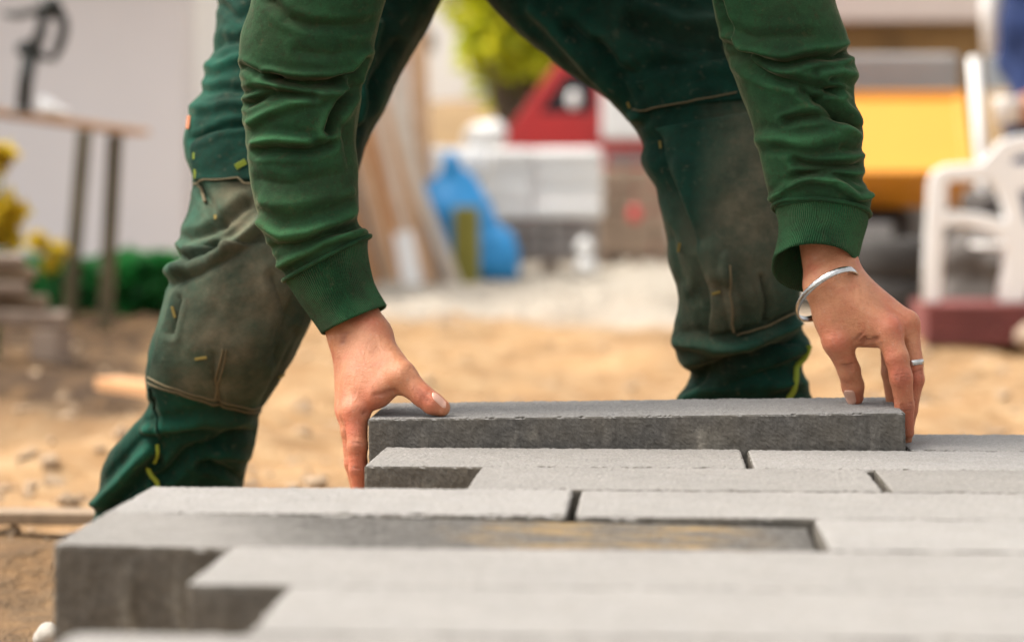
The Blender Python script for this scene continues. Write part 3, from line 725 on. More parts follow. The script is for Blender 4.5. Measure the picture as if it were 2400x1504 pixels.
for T in (PL, PR):                                  # the legs run down the middle of the trouser legs
    ks = list(range(60, 420, 45)) + [415]
    for a, b in zip(ks[:-1], ks[1:]):
        r = [min(.085, .68 * min(T.K[i, 6], np.linalg.norm(T.K[i, 3:6]))) * (1 - .35 * i / 420) for i in (a, b)]
        body.append((T.K[a, :3], T.K[b, :3], r[0], r[1]))
hF, hU = np.array((0, -.8, -.6)), np.array((0, -.6, .8))            # the face looks down at the slab
def HP(x, f_, u_): return headc + np.array((x, 0, 0)) + hF * f_ + hU * u_
hd = [(HP(0, -.012, .02), HP(0, .012, .02), .086, .082), (HP(0, .02, -.04), HP(0, .03, -.06), .068, .062), (HP(0, .052, -.10), HP(0, .060, -.105), .034, .028),
      (HP(0, .100, .0), HP(0, .122, -.042), .009, .014), (HP(-.013, .104, -.045), HP(.013, .104, -.045), .009, .009), (HP(-.045, .078, .018), HP(-.012, .092, .016), .010, .011), (HP(.045, .078, .018), HP(.012, .092, .016), .010, .011),
      (HP(-.02, .092, -.074), HP(.02, .092, -.074), .007, .007), (HP(-.018, .089, -.084), HP(.018, .089, -.084), .008, .008)]
hd += [(HP(s_ * .084, -.01, -.03), HP(s_ * .090, -.018, .0), .010, .014) for s_ in (-1, 1)]   # ears
bv, bf = sdf_mesh(body, .03, .010)
hv0, hf0 = sdf_mesh(hd + [(neck, HP(0, -.03, -.03), .055, .058)], .012, .005)
bv, bf = join_parts([(bv, bf), (hv0, hf0)]); bf = np.array(bf)

class Hand:
    def __init__(s, palm, fingers, grooves=(), bumps=()):
        s.palm = [(W(*a[:3]), W(*b[:3]), a[3], b[3]) for a, b in palm]
        s.fing = [[(W(*f[i][:3]), W(*f[i + 1][:3]), f[i][3], f[i + 1][3]) for i in range(len(f) - 1)] for f in fingers]
        s.gro = [(W(*a[:3]), W(*b[:3]), r, dep) for a, b, r, dep in grooves]
        s.bump = [(W(*p[:3]), p[3], p[4]) for p in bumps]
    def sdf(s, P):
        d = None
        for a, b, ra, rb in s.palm:
            c = cap(P, a, b, ra, rb); d = c if d is None else smin(d, c, .020)
        out = None
        for f in s.fing:
            e = None
            for a, b, ra, rb in f:
                c = cap(P, a, b, ra, rb); e = c if e is None else smin(e, c, .004)
            e = smin(d, e, .010)
            out = e if out is None else smin(out, e, .0014)
        for c, r, amp in s.bump:
            out = out - amp * np.exp(-((P - c) ** 2).sum(-1) / (r * r))
        for a, b, r, dep in s.gro:
            x = cap(P, a, b, 0, 0); out = out + dep * np.exp(-(x / r) ** 2)
        return out
    def mesh(s, h):
        pr = s.palm + [q for f in s.fing for q in f]
        pts = np.array([p for q in pr for p in q[:2]])
        return nets(s.sdf, pts.min(0) - .03, pts.max(0) + .025, h)
    def drop(s, P, dirn, n=40):
        """march points onto the skin"""
        P = P.copy()
        for _ in range(n): P = P + dirn * np.clip(s.sdf(P), -.003, .01)[..., None] * .8
        return P

zl = 2.712
HLh = Hand(
    [((770, 660, 2.79, .022), (808, 785, 2.778, .0195)), ((806, 650, 2.79, .022), (862, 770, 2.774, .0195)),
     ((868, 790, 2.762, .0185), (834, 960, 2.716, .0148)), ((850, 785, 2.775, .019), (822, 966, 2.737, .0142)), ((836, 790, 2.785, .018), (818, 958, 2.757, .0132)), ((826, 790, 2.79, .017), (820, 945, 2.776, .0120)),
     ((880, 800, 2.758, .0170), (938, 880, 2.714, .0165)), ((862, 862, 2.738, .017), (896, 905, 2.716, .0125)), ((850, 900, 2.73, .013), (884, 930, 2.712, .0095))],
    [[(942, 884, 2.712, .0164), (990, 927, 2.702, .0124), (1014, 945, 2.699, .0122), (1034, 955, 2.699, .0102)],
     [(834, 962, 2.714, .0138), (838, 1045, 2.703, .0112), (839, 1100, 2.703, .0100), (844, 1150, 2.706, .0082)],
     [(822, 968, 2.737, .0132), (824, 1010, 2.729, .0118), (829, 1085, 2.726, .0104), (844, 1165, 2.730, .0085)],
     [(818, 958, 2.757, .0128), (830, 1060, 2.750, .0105), (846, 1150, 2.752, .0085)],
     [(820, 945, 2.776, .0115), (836, 1030, 2.772, .0092), (850, 1110, 2.772, .0078)]],
    grooves=[((972, 905, 2.690), (988, 935, 2.687), .0016, .0010), ((980, 905, 2.690), (997, 937, 2.687), .0013, .0009), ((965, 908, 2.690), (978, 930, 2.687), .0014, .0007),
             ((824, 1035, 2.692), (850, 1040, 2.692), .0013, .0006), ((824, 1095, 2.692), (852, 1098, 2.692), .0013, .0006), ((852, 968, 2.702), (905, 945, 2.700), .0022, .0012), ((880, 925, 2.70), (925, 915, 2.70), .003, .0012)],
    bumps=[((826, 965, 2.705, .010, .0012)), ((860, 850, 2.74, .006, .0007)), ((905, 835, 2.74, .008, .0010)), ((942, 880, 2.70, .009, .0014)), ((812, 1010, 2.722, .007, .0012)), ((880, 770, 2.755, .008, .0010))])
HRh = Hand(
    [((1916, 560, 2.80, .021), (1928, 655, 2.788, .0195)), ((1966, 560, 2.80, .021), (1966, 640, 2.788, .0200)),
     ((1930, 680, 2.775, .0185), (1962, 798, 2.766, .0155)), ((1950, 668, 2.772, .018), (2082, 775, 2.746, .0140)), ((1966, 655, 2.785, .0185), (2124, 757, 2.766, .0128)), ((1970, 652, 2.80, .018), (2128, 768, 2.790, .012)), ((1960, 665, 2.81, .017), (2098, 795, 2.812, .0115)),
     ((1955, 745, 2.778, .0165), (2020, 782, 2.762, .0115)), ((1990, 720, 2.772, .016), (2060, 780, 2.76, .0125))],
    [[(1962, 800, 2.765, .0152), (1990, 868, 2.776, .0126), (1999, 905, 2.785, .0126), (2003, 930, 2.79, .0104)],
     [(2082, 778, 2.746, .0142), (2102, 838, 2.737, .0132), (2112, 885, 2.736, .0126), (2120, 950, 2.743, .0106), (2126, 1012, 2.752, .0082)],
     [(2126, 757, 2.766, .0128), (2142, 850, 2.760, .0102), (2144, 890, 2.760, .0104), (2132, 960, 2.766, .0088), (2122, 1030, 2.772, .0074)],
     [(2128, 768, 2.79, .0118), (2140, 880, 2.786, .0100), (2128, 985, 2.79, .0080)],
     [(2086, 800, 2.812, .0115), (2086, 872, 2.812, .0098), (2094, 945, 2.812, .0080)]],
    grooves=[((1972, 862, 2.758), (2010, 858, 2.760), .0013, .0008), ((1974, 870, 2.758), (2012, 868, 2.760), .0013, .0009), ((1975, 880, 2.760), (2012, 877, 2.762), .0012, .0008),
             ((2018, 822, 2.75), (2030, 790, 2.748), .0030, .0022), ((2026, 808, 2.745), (2062, 790, 2.738), .003, .0018), ((2062, 808, 2.735), (2056, 828, 2.738), .0022, .0018),
             ((2096, 880, 2.724), (2134, 876, 2.724), .0013, .0006), ((2098, 888, 2.724), (2134, 885, 2.724), .0013, .0005)],
    bumps=[((1964, 800, 2.752, .011, .0018)), ((2095, 758, 2.735, .010, .0016)), ((2136, 748, 2.756, .009, .0014)), ((2060, 735, 2.758, .006, .0008)), ((2080, 700 + 30, 2.76, .006, .0006)), ((2152, 880, 2.752, .007, .0010)), ((2114, 880, 2.726, .008, .0008))])
def wrinkles(H, a, b, dirn, n, step, r, dep):
    """a fan of short creases across a joint"""
    for k in range(n):
        o = (k - (n - 1) / 2) * step
        H.gro.append((W(a[0] + dirn[0] * o, a[1] + dirn[1] * o, a[2]), W(b[0] + dirn[0] * o * 1.3, b[1] + dirn[1] * o * 1.3, b[2]), r * 1.35, dep * 1.5))
wrinkles(HLh, (974, 902, 2.688), (992, 930, 2.686), (.75, .6), 4, 7, .0011, .0011)
wrinkles(HLh, (822, 1050, 2.690), (852, 1054, 2.690), (0, 1), 4, 7, .0010, .0007); wrinkles(HLh, (822, 1103, 2.692), (850, 1106, 2.692), (0, 1), 3, 6, .0010, .0007)
wrinkles(HLh, (800, 1000, 2.716), (812, 1016, 2.712), (.5, 1), 3, 8, .0012, .0009)
wrinkles(HRh, (1974, 868, 2.760), (2010, 866, 2.762), (0, 1), 5, 6, .0010, .0011)
wrinkles(HRh, (2096, 886, 2.722), (2132, 882, 2.722), (0, 1), 5, 7, .0010, .0008); wrinkles(HRh, (2138, 884, 2.750), (2158, 880, 2.752), (0, 1), 4, 7, .0010, .0008)
wrinkles(HRh, (2112, 955, 2.732), (2138, 952, 2.734), (0, 1), 3, 6, .0009, .0006)
wrinkles(HLh, (800, 792, 2.752), (880, 782, 2.748), (0, 1), 3, 9, .0016, .0006); wrinkles(HRh, (2016, 800, 2.748), (2040, 778, 2.744), (1, .4), 3, 9, .0014, .0010)
for H, vs in ((HLh, [((846, 800, 2.742), (862, 850, 2.735), (850, 905, 2.722)), ((870, 795, 2.742), (900, 830, 2.732), (922, 862, 2.712))]),
              (HRh, [((1975, 690, 2.765), (2020, 715, 2.757), (2080, 742, 2.742)), ((1985, 672, 2.768), (2050, 702, 2.760), (2118, 738, 2.750)), ((1930, 700, 2.758), (1948, 750, 2.752), (1958, 785, 2.750))])):
    for v_ in vs:                                    # tendons and veins under the skin
        for a, b in zip(v_[:-1], v_[1:]): H.gro.append((W(*a), W(*b), .0026, -.0009))
hv, hf = HLh.mesh(.0012); gv, gf = HRh.mesh(.0012)
V, F = join_parts([(hv, hf), (gv, gf), (bv, bf)])
skin = mesh_obj('body', V, F, M['skin'], worker)
red = 0
for p, r in ((W(826, 1000, 2.70), .018), (W(1000, 935, 2.69), .02), (W(836, 1100, 2.69), .03), (W(1000, 900, 2.77), .018), (W(1964, 800, 2.75), .014), (W(2100, 758, 2.735), .02), (W(2115, 885, 2.72), .022), (W(2126, 980, 2.74), .03), (W(870, 940, 2.71), .02), (W(2145, 890, 2.75), .02), (W(1995, 935, 2.78), .016)):
    red = np.maximum(red, np.exp(-((V - p) ** 2).sum(1) / r ** 2))
set_attr(skin, 'red', red)
crease = np.zeros(len(V))
for H, a, b in ((HLh, 0, len(hv)), (HRh, len(hv), len(hv) + len(gv))):
    for p, q_, r, dep in H.gro:
        if dep > 0: crease[a:b] = np.maximum(crease[a:b], np.exp(-(cap(V[a:b], p, q_, 0, 0) / (r * 1.6)) ** 2))
set_attr(skin, 'crease', crease)

def nail(H, c, along, side, out, ln, wd, name='fingernail'):
    c, along, side, out = (np.asarray(x, float) for x in (c, along, side, out))
    along, side, out = (x / np.linalg.norm(x) for x in (along, side, out))
    a, b = np.meshgrid(np.linspace(-1, 1, 17), np.linspace(-1, 1, 15), indexing='ij')
    # rounded outline: squeeze the width near root and tip
    k = np.sqrt(np.clip(1 - np.abs(a) ** 5 * .75, .05, 1))
    P = c + a[..., None] * along * ln / 2 + (b * k)[..., None] * side * wd / 2 + out * .012
    P = H.drop(P, -out)
    rim = (np.abs(b) > .93) | (a < -.93)
    P = P + out * np.where(rim, -.0004, .0006)[..., None] + along * np.where(a > .99, .0008, 0)[..., None]
    f = [(i*15+j, i*15+j+1, (i+1)*15+j+1, (i+1)*15+j) for i in range(16) for j in range(14)]
    o = mesh_obj(name, P, f, M['nail'], worker); recalc(o); return o
tdir = W(1040, 960, 2.699) - W(1000, 938, 2.700)
nail(HLh, W(1026, 948, 2.697), tdir, np.array((.2, -1, -.35)), np.array((.2, -.75, .8)), .0175, .0135)
tdr = W(2003, 930, 2.79) - W(1994, 880, 2.78)
nail(HRh, W(1993, 930, 2.785), tdr, np.array((1, -.2, 0)), np.array((-.18, -1, .12)), .0175, .0140)

# hair and boots
hv2, hf2 = sdf_mesh([(HP(0, -.025, .035), HP(0, .03, .055), .084, .066), (HP(0, -.05, -.01), HP(0, -.045, -.04), .066, .055)], .03, .008)
M['eye'] = simple('eye', (0.70, 0.68, 0.66), 0.2, .03); M['iris'] = simple('iris', (0.05, 0.04, 0.03), 0.2, .1)
for s_ in (-1, 1):
    ev, ef = sdf_mesh([(HP(s_ * .031, .076, -.006), HP(s_ * .031, .077, -.006), .0125, .0125)], .002, .003); e_ = mesh_obj('eye', ev, ef, M['eye'], worker)
    ev, ef = sdf_mesh([(HP(s_ * .031, .0848, -.008), HP(s_ * .031, .0852, -.008), .0055, .0055)], .002, .0018); mesh_obj('iris', ev, ef, M['iris'], e_)
mesh_obj('hair', hv2, hf2, M['hair'], worker)
for an in (anL, anR):
    g = np.array((an[0], an[1], GROUND))
    bv2, bf2 = sdf_mesh([(an + np.array((0, .01, .04)), g + np.array((0, .02, .06)), .055, .055), (g + np.array((0, .04, .045)), g + np.array((0, -.10, .045)), .045, .040), (g + np.array((.022, -.06, .028)), g + np.array((.018, -.16, .026)), .032, .026), (g + np.array((-.022, -.06, .028)), g + np.array((-.018, -.16, .026)), .032, .026)], .03, .008,
                        extra=lambda P, d: np.maximum(d, GROUND + .002 - P[..., 2]))
    mesh_obj('boot', bv2, bf2, M['boot'], worker)

# silver cuff bracelet and ring
bc = W(1939, 690, 2.782); ba = (W(2010, 648, 2.782) - W(1869, 720, 2.782)) / 2; bb = np.array((0, .042, -.024))
nrm = np.cross(ba, bb); nrm /= np.linalg.norm(nrm)
Vb, Fb, nb = [], [], 90
ths = np.linspace(R(28), R(28) - R(332), nb)
for t in ths:
    p = bc + ba * math.cos(t) + bb * math.sin(t); o = ba * math.cos(t) + bb * math.sin(t); o /= np.linalg.norm(o)
    for s, q in ((-1, 0), (-.8, .0012), (.8, .0012), (1, 0), (.85, -.0009), (-.85, -.0009)): Vb.append(p + nrm * s * .0040 + o * q)
for i in range(nb - 1):
    for j in range(6): Fb.append((i*6+j, i*6+(j+1) % 6, (i+1)*6+(j+1) % 6, (i+1)*6+j))
Fb += [tuple(range(6)), tuple((nb - 1) * 6 + j for j in range(6))]
o = mesh_obj('bracelet', Vb, Fb, M['silver'], worker); recalc(o)
a0, a1 = W(2126, 757, 2.766), W(2142, 850, 2.760)
rc = W(2141.5, 851, 2.760); rax = (a1 - a0) / np.linalg.norm(a1 - a0); ru = np.cross(rax, (0, 1, 0)); ru /= np.linalg.norm(ru); rv = np.cross(rax, ru)
Vb, Fb, nb = [], [], 48
for i in range(nb):
    t = 2 * math.pi * i / nb; o_ = ru * math.cos(t) + rv * math.sin(t)
    for s, q in ((-1, .0106), (-.8, .0117), (.8, .0117), (1, .0106), (0, .0098)): Vb.append(rc + rax * s * .0034 + o_ * q)
for i in range(nb):
    for j in range(5): Fb.append((i*5+j, i*5+(j+1) % 5, ((i+1) % nb)*5+(j+1) % 5, ((i+1) % nb)*5+j))
o = mesh_obj('ring', Vb, Fb, M['silver'], worker); recalc(o)
# ------------------------------------------------------------------ ground
def ground_mat():
    t = NT('sand')
    soil = t.attr('soil'); pale = t.attr('pale')
    a = t.noise(1.6, 5, 0.65); b = t.noise(9, 5, 0.7); c3 = t.noise(60, 3, 0.7)
    c = t.mix(t.ramp(a, 0.35, 0.65), (0.20, 0.112, 0.050), (0.35, 0.210, 0.100))
    c = t.mix(t.ramp(b, 0.45, 0.75), c, (0.43, 0.30, 0.17))
    c = t.mix(t.ramp(t.noise(4.5, 4, 0.7), 0.60, 0.72), c, (0.095, 0.055, 0.027))
    c = t.mix(t.math('MULTIPLY', soil, t.ramp(b, 0.15, 0.55)), c, (0.050, 0.030, 0.017))
    c = t.mix(t.math('MULTIPLY', pale, t.ramp(b, 0.10, 0.45)), c, (0.38, 0.335, 0.275))
    nm = t.bump(c3, 0.8, 0.012); nm = t.bump(b, 0.9, 0.04, nm)
    return t.out(c, 0.95, nm, Specular_IOR_Level=0.15)
M['sand'] = ground_mat()
def axis(lo, hi, d, far):
    v = list(np.arange(lo, hi + 1e-6, d)); s = d
    while v[-1] < far: s *= 1.25; v.append(v[-1] + s)
    s = d
    while v[0] > -far: s *= 1.25; v.insert(0, v[0] - s)
    return np.array(v)
xs, ys = axis(-4, 4, .06, 900), axis(2.2, 22, .06, 900)
GX, GY = np.meshgrid(xs, ys, indexing='ij'); P3 = np.stack([GX, GY, 0 * GX], -1)
near = sstep(60, 15, np.hypot(GX, GY - 8))
def gz(P):
    return near_f(P) * (.034 * fbm(P, 1.3, 2, 3) + .034 * fbm(P, 4.2, 3, 5) + .006 * vnoise(P, 15, 9))
def near_f(P): return sstep(60, 15, np.hypot(P[..., 0], P[..., 1] - 8)) * (0.35 + 0.65 * sstep(2.6, 4.2, P[..., 1]))
GZ = gz(P3) - .012
nx, ny = GX.shape
i, j = np.meshgrid(np.arange(nx - 1), np.arange(ny - 1), indexing='ij')
f = np.stack([i * ny + j, (i + 1) * ny + j, (i + 1) * ny + j + 1, i * ny + j + 1], -1).reshape(-1, 4)
ground = mesh_obj('ground', np.stack([GX, GY, GZ + GROUND], -1), f, M['sand']); tag(ground, kind='structure')
q = proj(np.stack([GX, np.maximum(GY, .6), GZ * 0 + GROUND], -1)).reshape(-1, 2)
n1 = fbm(P3.reshape(-1, 3), 1.1, 3, 21) * 60
Yf = GY.reshape(-1)
soil = sstep(470, 330, q[:, 0] + n1) * sstep(1060, 960, q[:, 1] + n1 * .5) + .8 * sstep(300, 60, q[:, 0] + n1) * sstep(4.0, 3.6, Yf)
pale = sstep(820, 930, q[:, 0] + n1) * sstep(770, 735, q[:, 1] + .35 * n1) + .55 * sstep(1900, 2050, q[:, 0]) * 0
set_attr(ground, 'soil', np.clip(soil, 0, 1)); set_attr(ground, 'pale', np.clip(pale, 0, 1))

# loose stones and clods
def lumps(n, fn, rmin, rmax, seed):
    r = np.random.default_rng(seed); bmi = bmesh.new(); bmesh.ops.create_icosphere(bmi, subdivisions=1, radius=1)
    bv = np.array([v.co[:] for v in bmi.verts]); bf = np.array([[v.index for v in f.verts] for f in bmi.faces]); bmi.free()
    V, F = [], []
    for k in range(n):
        p = fn(r); rad = rmin + (rmax - rmin) * r.random() ** 3
        v = bv * (1 + .35 * r.standard_normal((len(bv), 1)) * .6) * rad * np.array((1, 1, .65)) * (0.8 + .5 * r.random(3))
        a = r.random() * 6.28; c, s = math.cos(a), math.sin(a); v = v @ np.array(((c, -s, 0), (s, c, 0), (0, 0, 1)))
        z = float(gz(np.array([[p[0], p[1], 0.]]))[0]) - .012 + GROUND
        F.append(bf + len(V) * len(bv)); V.append(v + np.array((p[0], p[1], z + rad * .15)))
    return np.concatenate(V), np.concatenate(F)
def spot(x0, x1, y0, y1):
    def f(r):
        p = G(x0 + (x1 - x0) * r.random(), y0 + (y1 - y0) * r.random() ** 1.0, GROUND); return p
    return f
M['stone'] = simple('stone', (0.38, 0.27, 0.17), 0.95, 0.3, 3, 0.4, 60)
v, f = lumps(1600, spot(-100, 2500, 760, 1300), .003, .024, 5)
tag(mesh_obj('clods', v, f, M['stone'], smooth=False), 'crumbled sandy clods strewn over the bare ground', 'soil', kind='stuff')
M['gravel'] = simple('gravel', (0.40, 0.365, 0.315), 0.9, 0.25, 4, 0.3, 60)
v, f = lumps(2500, spot(880, 1750, 640, 760), .006, .018, 6)
tag(mesh_obj('gravel', v, f, M['gravel'], smooth=False), 'pale crushed gravel spread on the sand behind the worker', 'gravel', kind='stuff')

def wood(name, a, b, scale=(3, 3, 40)):
    t = NT(name); f = t.noise(1, 4, 0.6, t.obj((9, 9, 9))); g = t.noise(1, 3, 0.6, t.obj((60, 60, 4)))
    c = t.mix(t.ramp(f, .3, .7), a, b); c = t.mix(t.math('MULTIPLY', t.ramp(g, .4, .7), .4), c, tuple(x * .6 for x in a))
    return t.out(c, .75, t.bump(g, .3, .003))
M['wood_peach'] = wood('wood_peach', (0.60, 0.36, 0.20), (0.74, 0.50, 0.32))
M['wood_orange'] = wood('wood_orange', (0.52, 0.25, 0.10), (0.66, 0.36, 0.17))
M['wood_pale'] = wood('wood_pale', (0.70, 0.60, 0.50), (0.82, 0.74, 0.65))
M['wood_grey'] = wood('wood_grey', (0.20, 0.14, 0.10), (0.32, 0.24, 0.18))
M['dusty'] = wood('wood_dusty', (0.20, 0.135, 0.08), (0.30, 0.21, 0.13))
M['wood_olive'] = wood('wood_olive', (0.07, 0.055, 0.025), (0.12, 0.095, 0.045))
M['sackgrey'] = simple('sack_grey', (0.11, 0.095, 0.085), 0.9, .3, 8, .3, 40)
M['white'] = simple('white_plastic', (0.78, 0.77, 0.75), 0.45, .04)
M['black'] = simple('black_metal', (0.008, 0.010, 0.007), 0.6, .2)
M['grey_metal'] = simple('grey_metal', (0.26, 0.25, 0.24), 0.5, .1)
M['rubber'] = simple('rubber', (0.045, 0.040, 0.036), 0.85, .3, 10, .3)
M['yellow'] = simple('yellow_paint', (0.66, 0.27, 0.025), 0.28, .06, 3)
M['red'] = simple('red_paint', (0.52, 0.03, 0.03), 0.3, .08)
M['red_plastic'] = simple('red_plastic', (0.19, 0.048, 0.042), 0.75, .3, 6)
M['glass'] = simple('dark_glass', (0.03, 0.03, 0.035), 0.08, .1)
M['navy'] = simple('navy_cloth', (0.006, 0.022, 0.095), 0.9, .25, 12, .3, 90)
M['plaster_shaded'] = simple('plaster_shaded', (0.70, 0.665, 0.655), 0.9, .03, 2, .15, 150)
M['plaster_lit'] = simple('plaster_lit', (0.86, 0.84, 0.80), 0.9, .02, 2, .15, 150)

# plank at the edge of the sand, raised on spacers so that a dark gap shows under it
pk = thing('plank', 'sandy plank lying raised over a dark gap beside the paving corner', 'plank', W(-60, 1290, 3.9))
a, b = G(-420, 1272, GROUND + .06), G(330, 1268, GROUND + .06)
bar('board', (a[0], 3.82, GROUND + .05), (b[0], 3.82, GROUND + .05), .07, .02, M['dusty'], pk)
for t_ in (.06, .94): box('spacer', (a[0] + (b[0] - a[0]) * t_, 3.82, GROUND + .015), (.06, .06, .05), M['wood_grey'], pk)
bmp = bmesh.new(); bmesh.ops.create_icosphere(bmp, subdivisions=3, radius=1)
for v_ in bmp.verts: v_.co = v_.co * (1 + .12 * math.sin(3 * v_.co.x + 2 * v_.co.z)) * .020; v_.co.z *= .8
peb = bm_obj('pebble', bmp, M['gravel'], smooth=True); peb.location = G(114, 1490, GROUND + .01)
tag(peb, 'pale rounded pebble on the ground beside the near slab corner', 'stone')

# ------------------------------------------------------------------ building on the left: front coloured as shaded, side as lit
BY = 14.0
xc = W(432, 0, BY)[0]; x0 = W(-900, 0, BY)[0]; H = 2.0; zb = GROUND - .2
bld = thing('building', 'large plain rendered building with front toned as shaded and side wall toned as lit', 'building', (xc - 1.5, BY + 5, GROUND))
bm = bmesh.new(); add_box(bm, ((x0 + xc) / 2, BY + .15, (H + zb) / 2), (xc - x0 - .003, .3, H - zb)); bm_obj('wall', bm, M['plaster_shaded'], bld, bevel=.01)['label'] = 'rendered front wall greyed to look shaded'
bm = bmesh.new(); add_box(bm, (xc - .15, BY + .303 + 6.5, (H + zb) / 2), (.3, 13, H - zb)); bm_obj('wall', bm, M['plaster_lit'], bld, bevel=.01)['label'] = 'rendered side wall brightened to look lit'
bm = bmesh.new(); add_box(bm, ((x0 + xc) / 2, BY + 6.6, H + .1), (xc - x0 + .5, 13.8, .2)); bm_obj('roof', bm, M['grey_metal'], bld)

# ------------------------------------------------------------------ leaves, hedge, flowers, trees
def leaf_mat(name, a, b):
    t = NT(name); gi = t.n('ShaderNodeNewGeometry'); c = t.mix(gi.outputs['Random Per Island'], a, b)
    m = t.out(c, .6); t.b.inputs['Subsurface Weight'].default_value = 0
    tr = t.n('ShaderNodeBsdfTranslucent'); t.l(c, tr.inputs[0]); mx = t.n('ShaderNodeMixShader'); mx.inputs[0].default_value = .6
    t.l(t.b.outputs[0], mx.inputs[1]); t.l(tr.outputs[0], mx.inputs[2]); t.l(mx.outputs[0], t.t.nodes['Material Output'].inputs[0])
    return m
def leaves(pts, size, seed, flat=0.0):
    r = np.random.default_rng(seed); n = len(pts)
    u = r.standard_normal((n, 3)); u[:, 2] *= (1 - flat); u /= np.linalg.norm(u, axis=1, keepdims=True)
    w = r.standard_normal((n, 3)); w -= u * (w * u).sum(1, keepdims=True); w /= np.linalg.norm(w, axis=1, keepdims=True)
    s = size * (.6 + .8 * r.random((n, 1))); nn = np.cross(u, w)
    V = np.stack([pts - u * s, pts + w * s * .45 + nn * s * .12, pts + u * s, pts - w * s * .45 + nn * s * .12], 1).reshape(-1, 3)
    F = np.arange(4 * n).reshape(-1, 4)
    return V, F
def cluster(r, centres, rad, n, shell=.55):
    c = centres[r.integers(0, len(centres), n)]; d = r.standard_normal((n, 3)); d /= np.linalg.norm(d, axis=1, keepdims=True)
    rr = np.asarray(rad)[r.integers(0, 1, n)] if np.ndim(rad) else rad
    return c + d * (rr * (shell + (1 - shell) * r.random((n, 1))) * (1 + .35 * vnoise(c + d, 3, 2)[:, None]))
M['hedge'] = leaf_mat('hedge_leaf', (0.009, 0.10, 0.022), (0.022, 0.24, 0.045))
M['tree_leaf'] = leaf_mat('tree_leaf', (0.34, 0.42, 0.015), (0.72, 0.66, 0.03))
M['yellow_leaf'] = leaf_mat('yellow_leaf', (0.55, 0.36, 0.02), (0.75, 0.62, 0.05))
M['bark'] = simple('bark', (0.10, 0.07, 0.045), .9, .3, 8, .6, 30)
r_ = np.random.default_rng(3)
hx0, hx1 = W(-300, 0, 11.6)[0], W(440, 0, 11.6)[0]
n_ = 9000
hp = np.stack([hx0 + (hx1 - hx0) * r_.random(n_), 11.35 + .5 * r_.random(n_), GROUND + .03 + .27 * r_.random(n_) ** .7], -1)
hp[:, 2] += .035 * vnoise(hp * np.array((1, 1, 0)), 5, 4)
hedge = thing('hedge', 'low dark green hedge along the foot of the grey wall', 'hedge', ((hx0 + hx1) / 2, 11.6, GROUND))
v, f = leaves(hp, .035, 4); mesh_obj('foliage', v, f, M['hedge'], hedge, False)
for k in range(14):
    x = hx0 + (hx1 - hx0) * (k + .5) / 14; pipe('stem', [(x, 11.6, GROUND - .02), (x + .02, 11.6, GROUND + .12), (x - .03, 11.58, GROUND + .24)], [.012, .009, .005], M['bark'], hedge, 6)

def plant(label, spots, Y, base, seed):
    p = thing('flowering_plant', label, 'plant', (W(base, 700, Y)[0], Y, GROUND))
    r = np.random.default_rng(seed)
    bx = W(base, 700, Y)[0]
    for (x, y, rad, n) in spots:
        c = W(x, y, Y); d = r.standard_normal((n, 3)); d /= np.linalg.norm(d, axis=1, keepdims=True)
        v, f = leaves(c + d * rad * r.random((n, 1)) ** .5, .035, seed + int(abs(x))); mesh_obj('blossom', v, f, M['yellow_leaf'], p, False)
        pipe('stem', [(bx + (c[0] - bx) * .3, Y, GROUND - .02), ((bx + c[0]) / 2, Y, (GROUND + c[2]) / 2 - .05), c], [.008, .007, .004], M['hedge'], p, 6)
    return p
plant('tall yellow flowering plant at the left in front of the grey wall', [(-15, 380, .055, 90), (5, 360, .045, 60), (20, 495, .065, 130), (-20, 520, .08, 160), (25, 555, .04, 60), (-60, 450, .08, 120)], 8.6, -30, 8)
plant('low pale yellow flowers between the timber pile and the workbench', [(90, 565, .045, 60), (135, 590, .045, 60), (120, 620, .03, 40)], 10.9, 110, 9)

def tree(label, px, Y, blobs, nleaf, leafsize, seed):
    bx = W(px, 0, Y)[0]; t = thing('tree', label, 'tree', (bx, Y, GROUND)); r = np.random.default_rng(seed)
    cs = np.array([W(x, y, Y + dy) for x, y, dy, rad in blobs]); rads = [b[3] for b in blobs]
    pts = []
    for c, rad in zip(cs, rads):
        k = int(nleaf * rad ** 2 / sum(x * x for x in rads)); d = r.standard_normal((k, 3)); d /= np.linalg.norm(d, axis=1, keepdims=True)
        pts.append(c + d * rad * (.35 + .65 * r.random((k, 1))) * (1 + .65 * vnoise(c + d * rad, 2.6, seed)[:, None]))
    v, f = leaves(np.concatenate(pts), leafsize, seed); mesh_obj('crown', v, f, M['tree_leaf'], t, False)
    top = cs.mean(0); tr = pipe('trunk', [(bx, Y, GROUND - .1), (bx + .05, Y, GROUND + 1), (top[0] * .5 + bx * .5, Y, top[2] * .6), top], [.16, .13, .09, .04], M['bark'], t)
    for c in cs: pipe('limb', [(bx + .04, Y, GROUND + 1.1), ((bx + c[0]) / 2, (Y + c[1]) / 2, c[2] * .6), c], [.06, .04, .012], M['bark'], t, 8)
    return t
tree('autumn yellow green tree seen between the legs behind the red van', 1215, 31, [(1180, 20, 0, .75), (1260, 80, .3, .65), (1130, -120, .2, .7), (1230, -110, -.3, .8), (1340, -40, .3, .9), (1120, 110, .4, .35), (1290, -260, 0, .9), (1200, 190, .6, .45), (1400, 110, .2, .8), (1290, 20, .2, .6), (1090, -40, 0, .45), (1250, 170, .2, .4), (1150, 60, -.2, .5), (1220, 120, -.2, .5), (1310, 130, -.2, .5)], 8500, .10, 12)

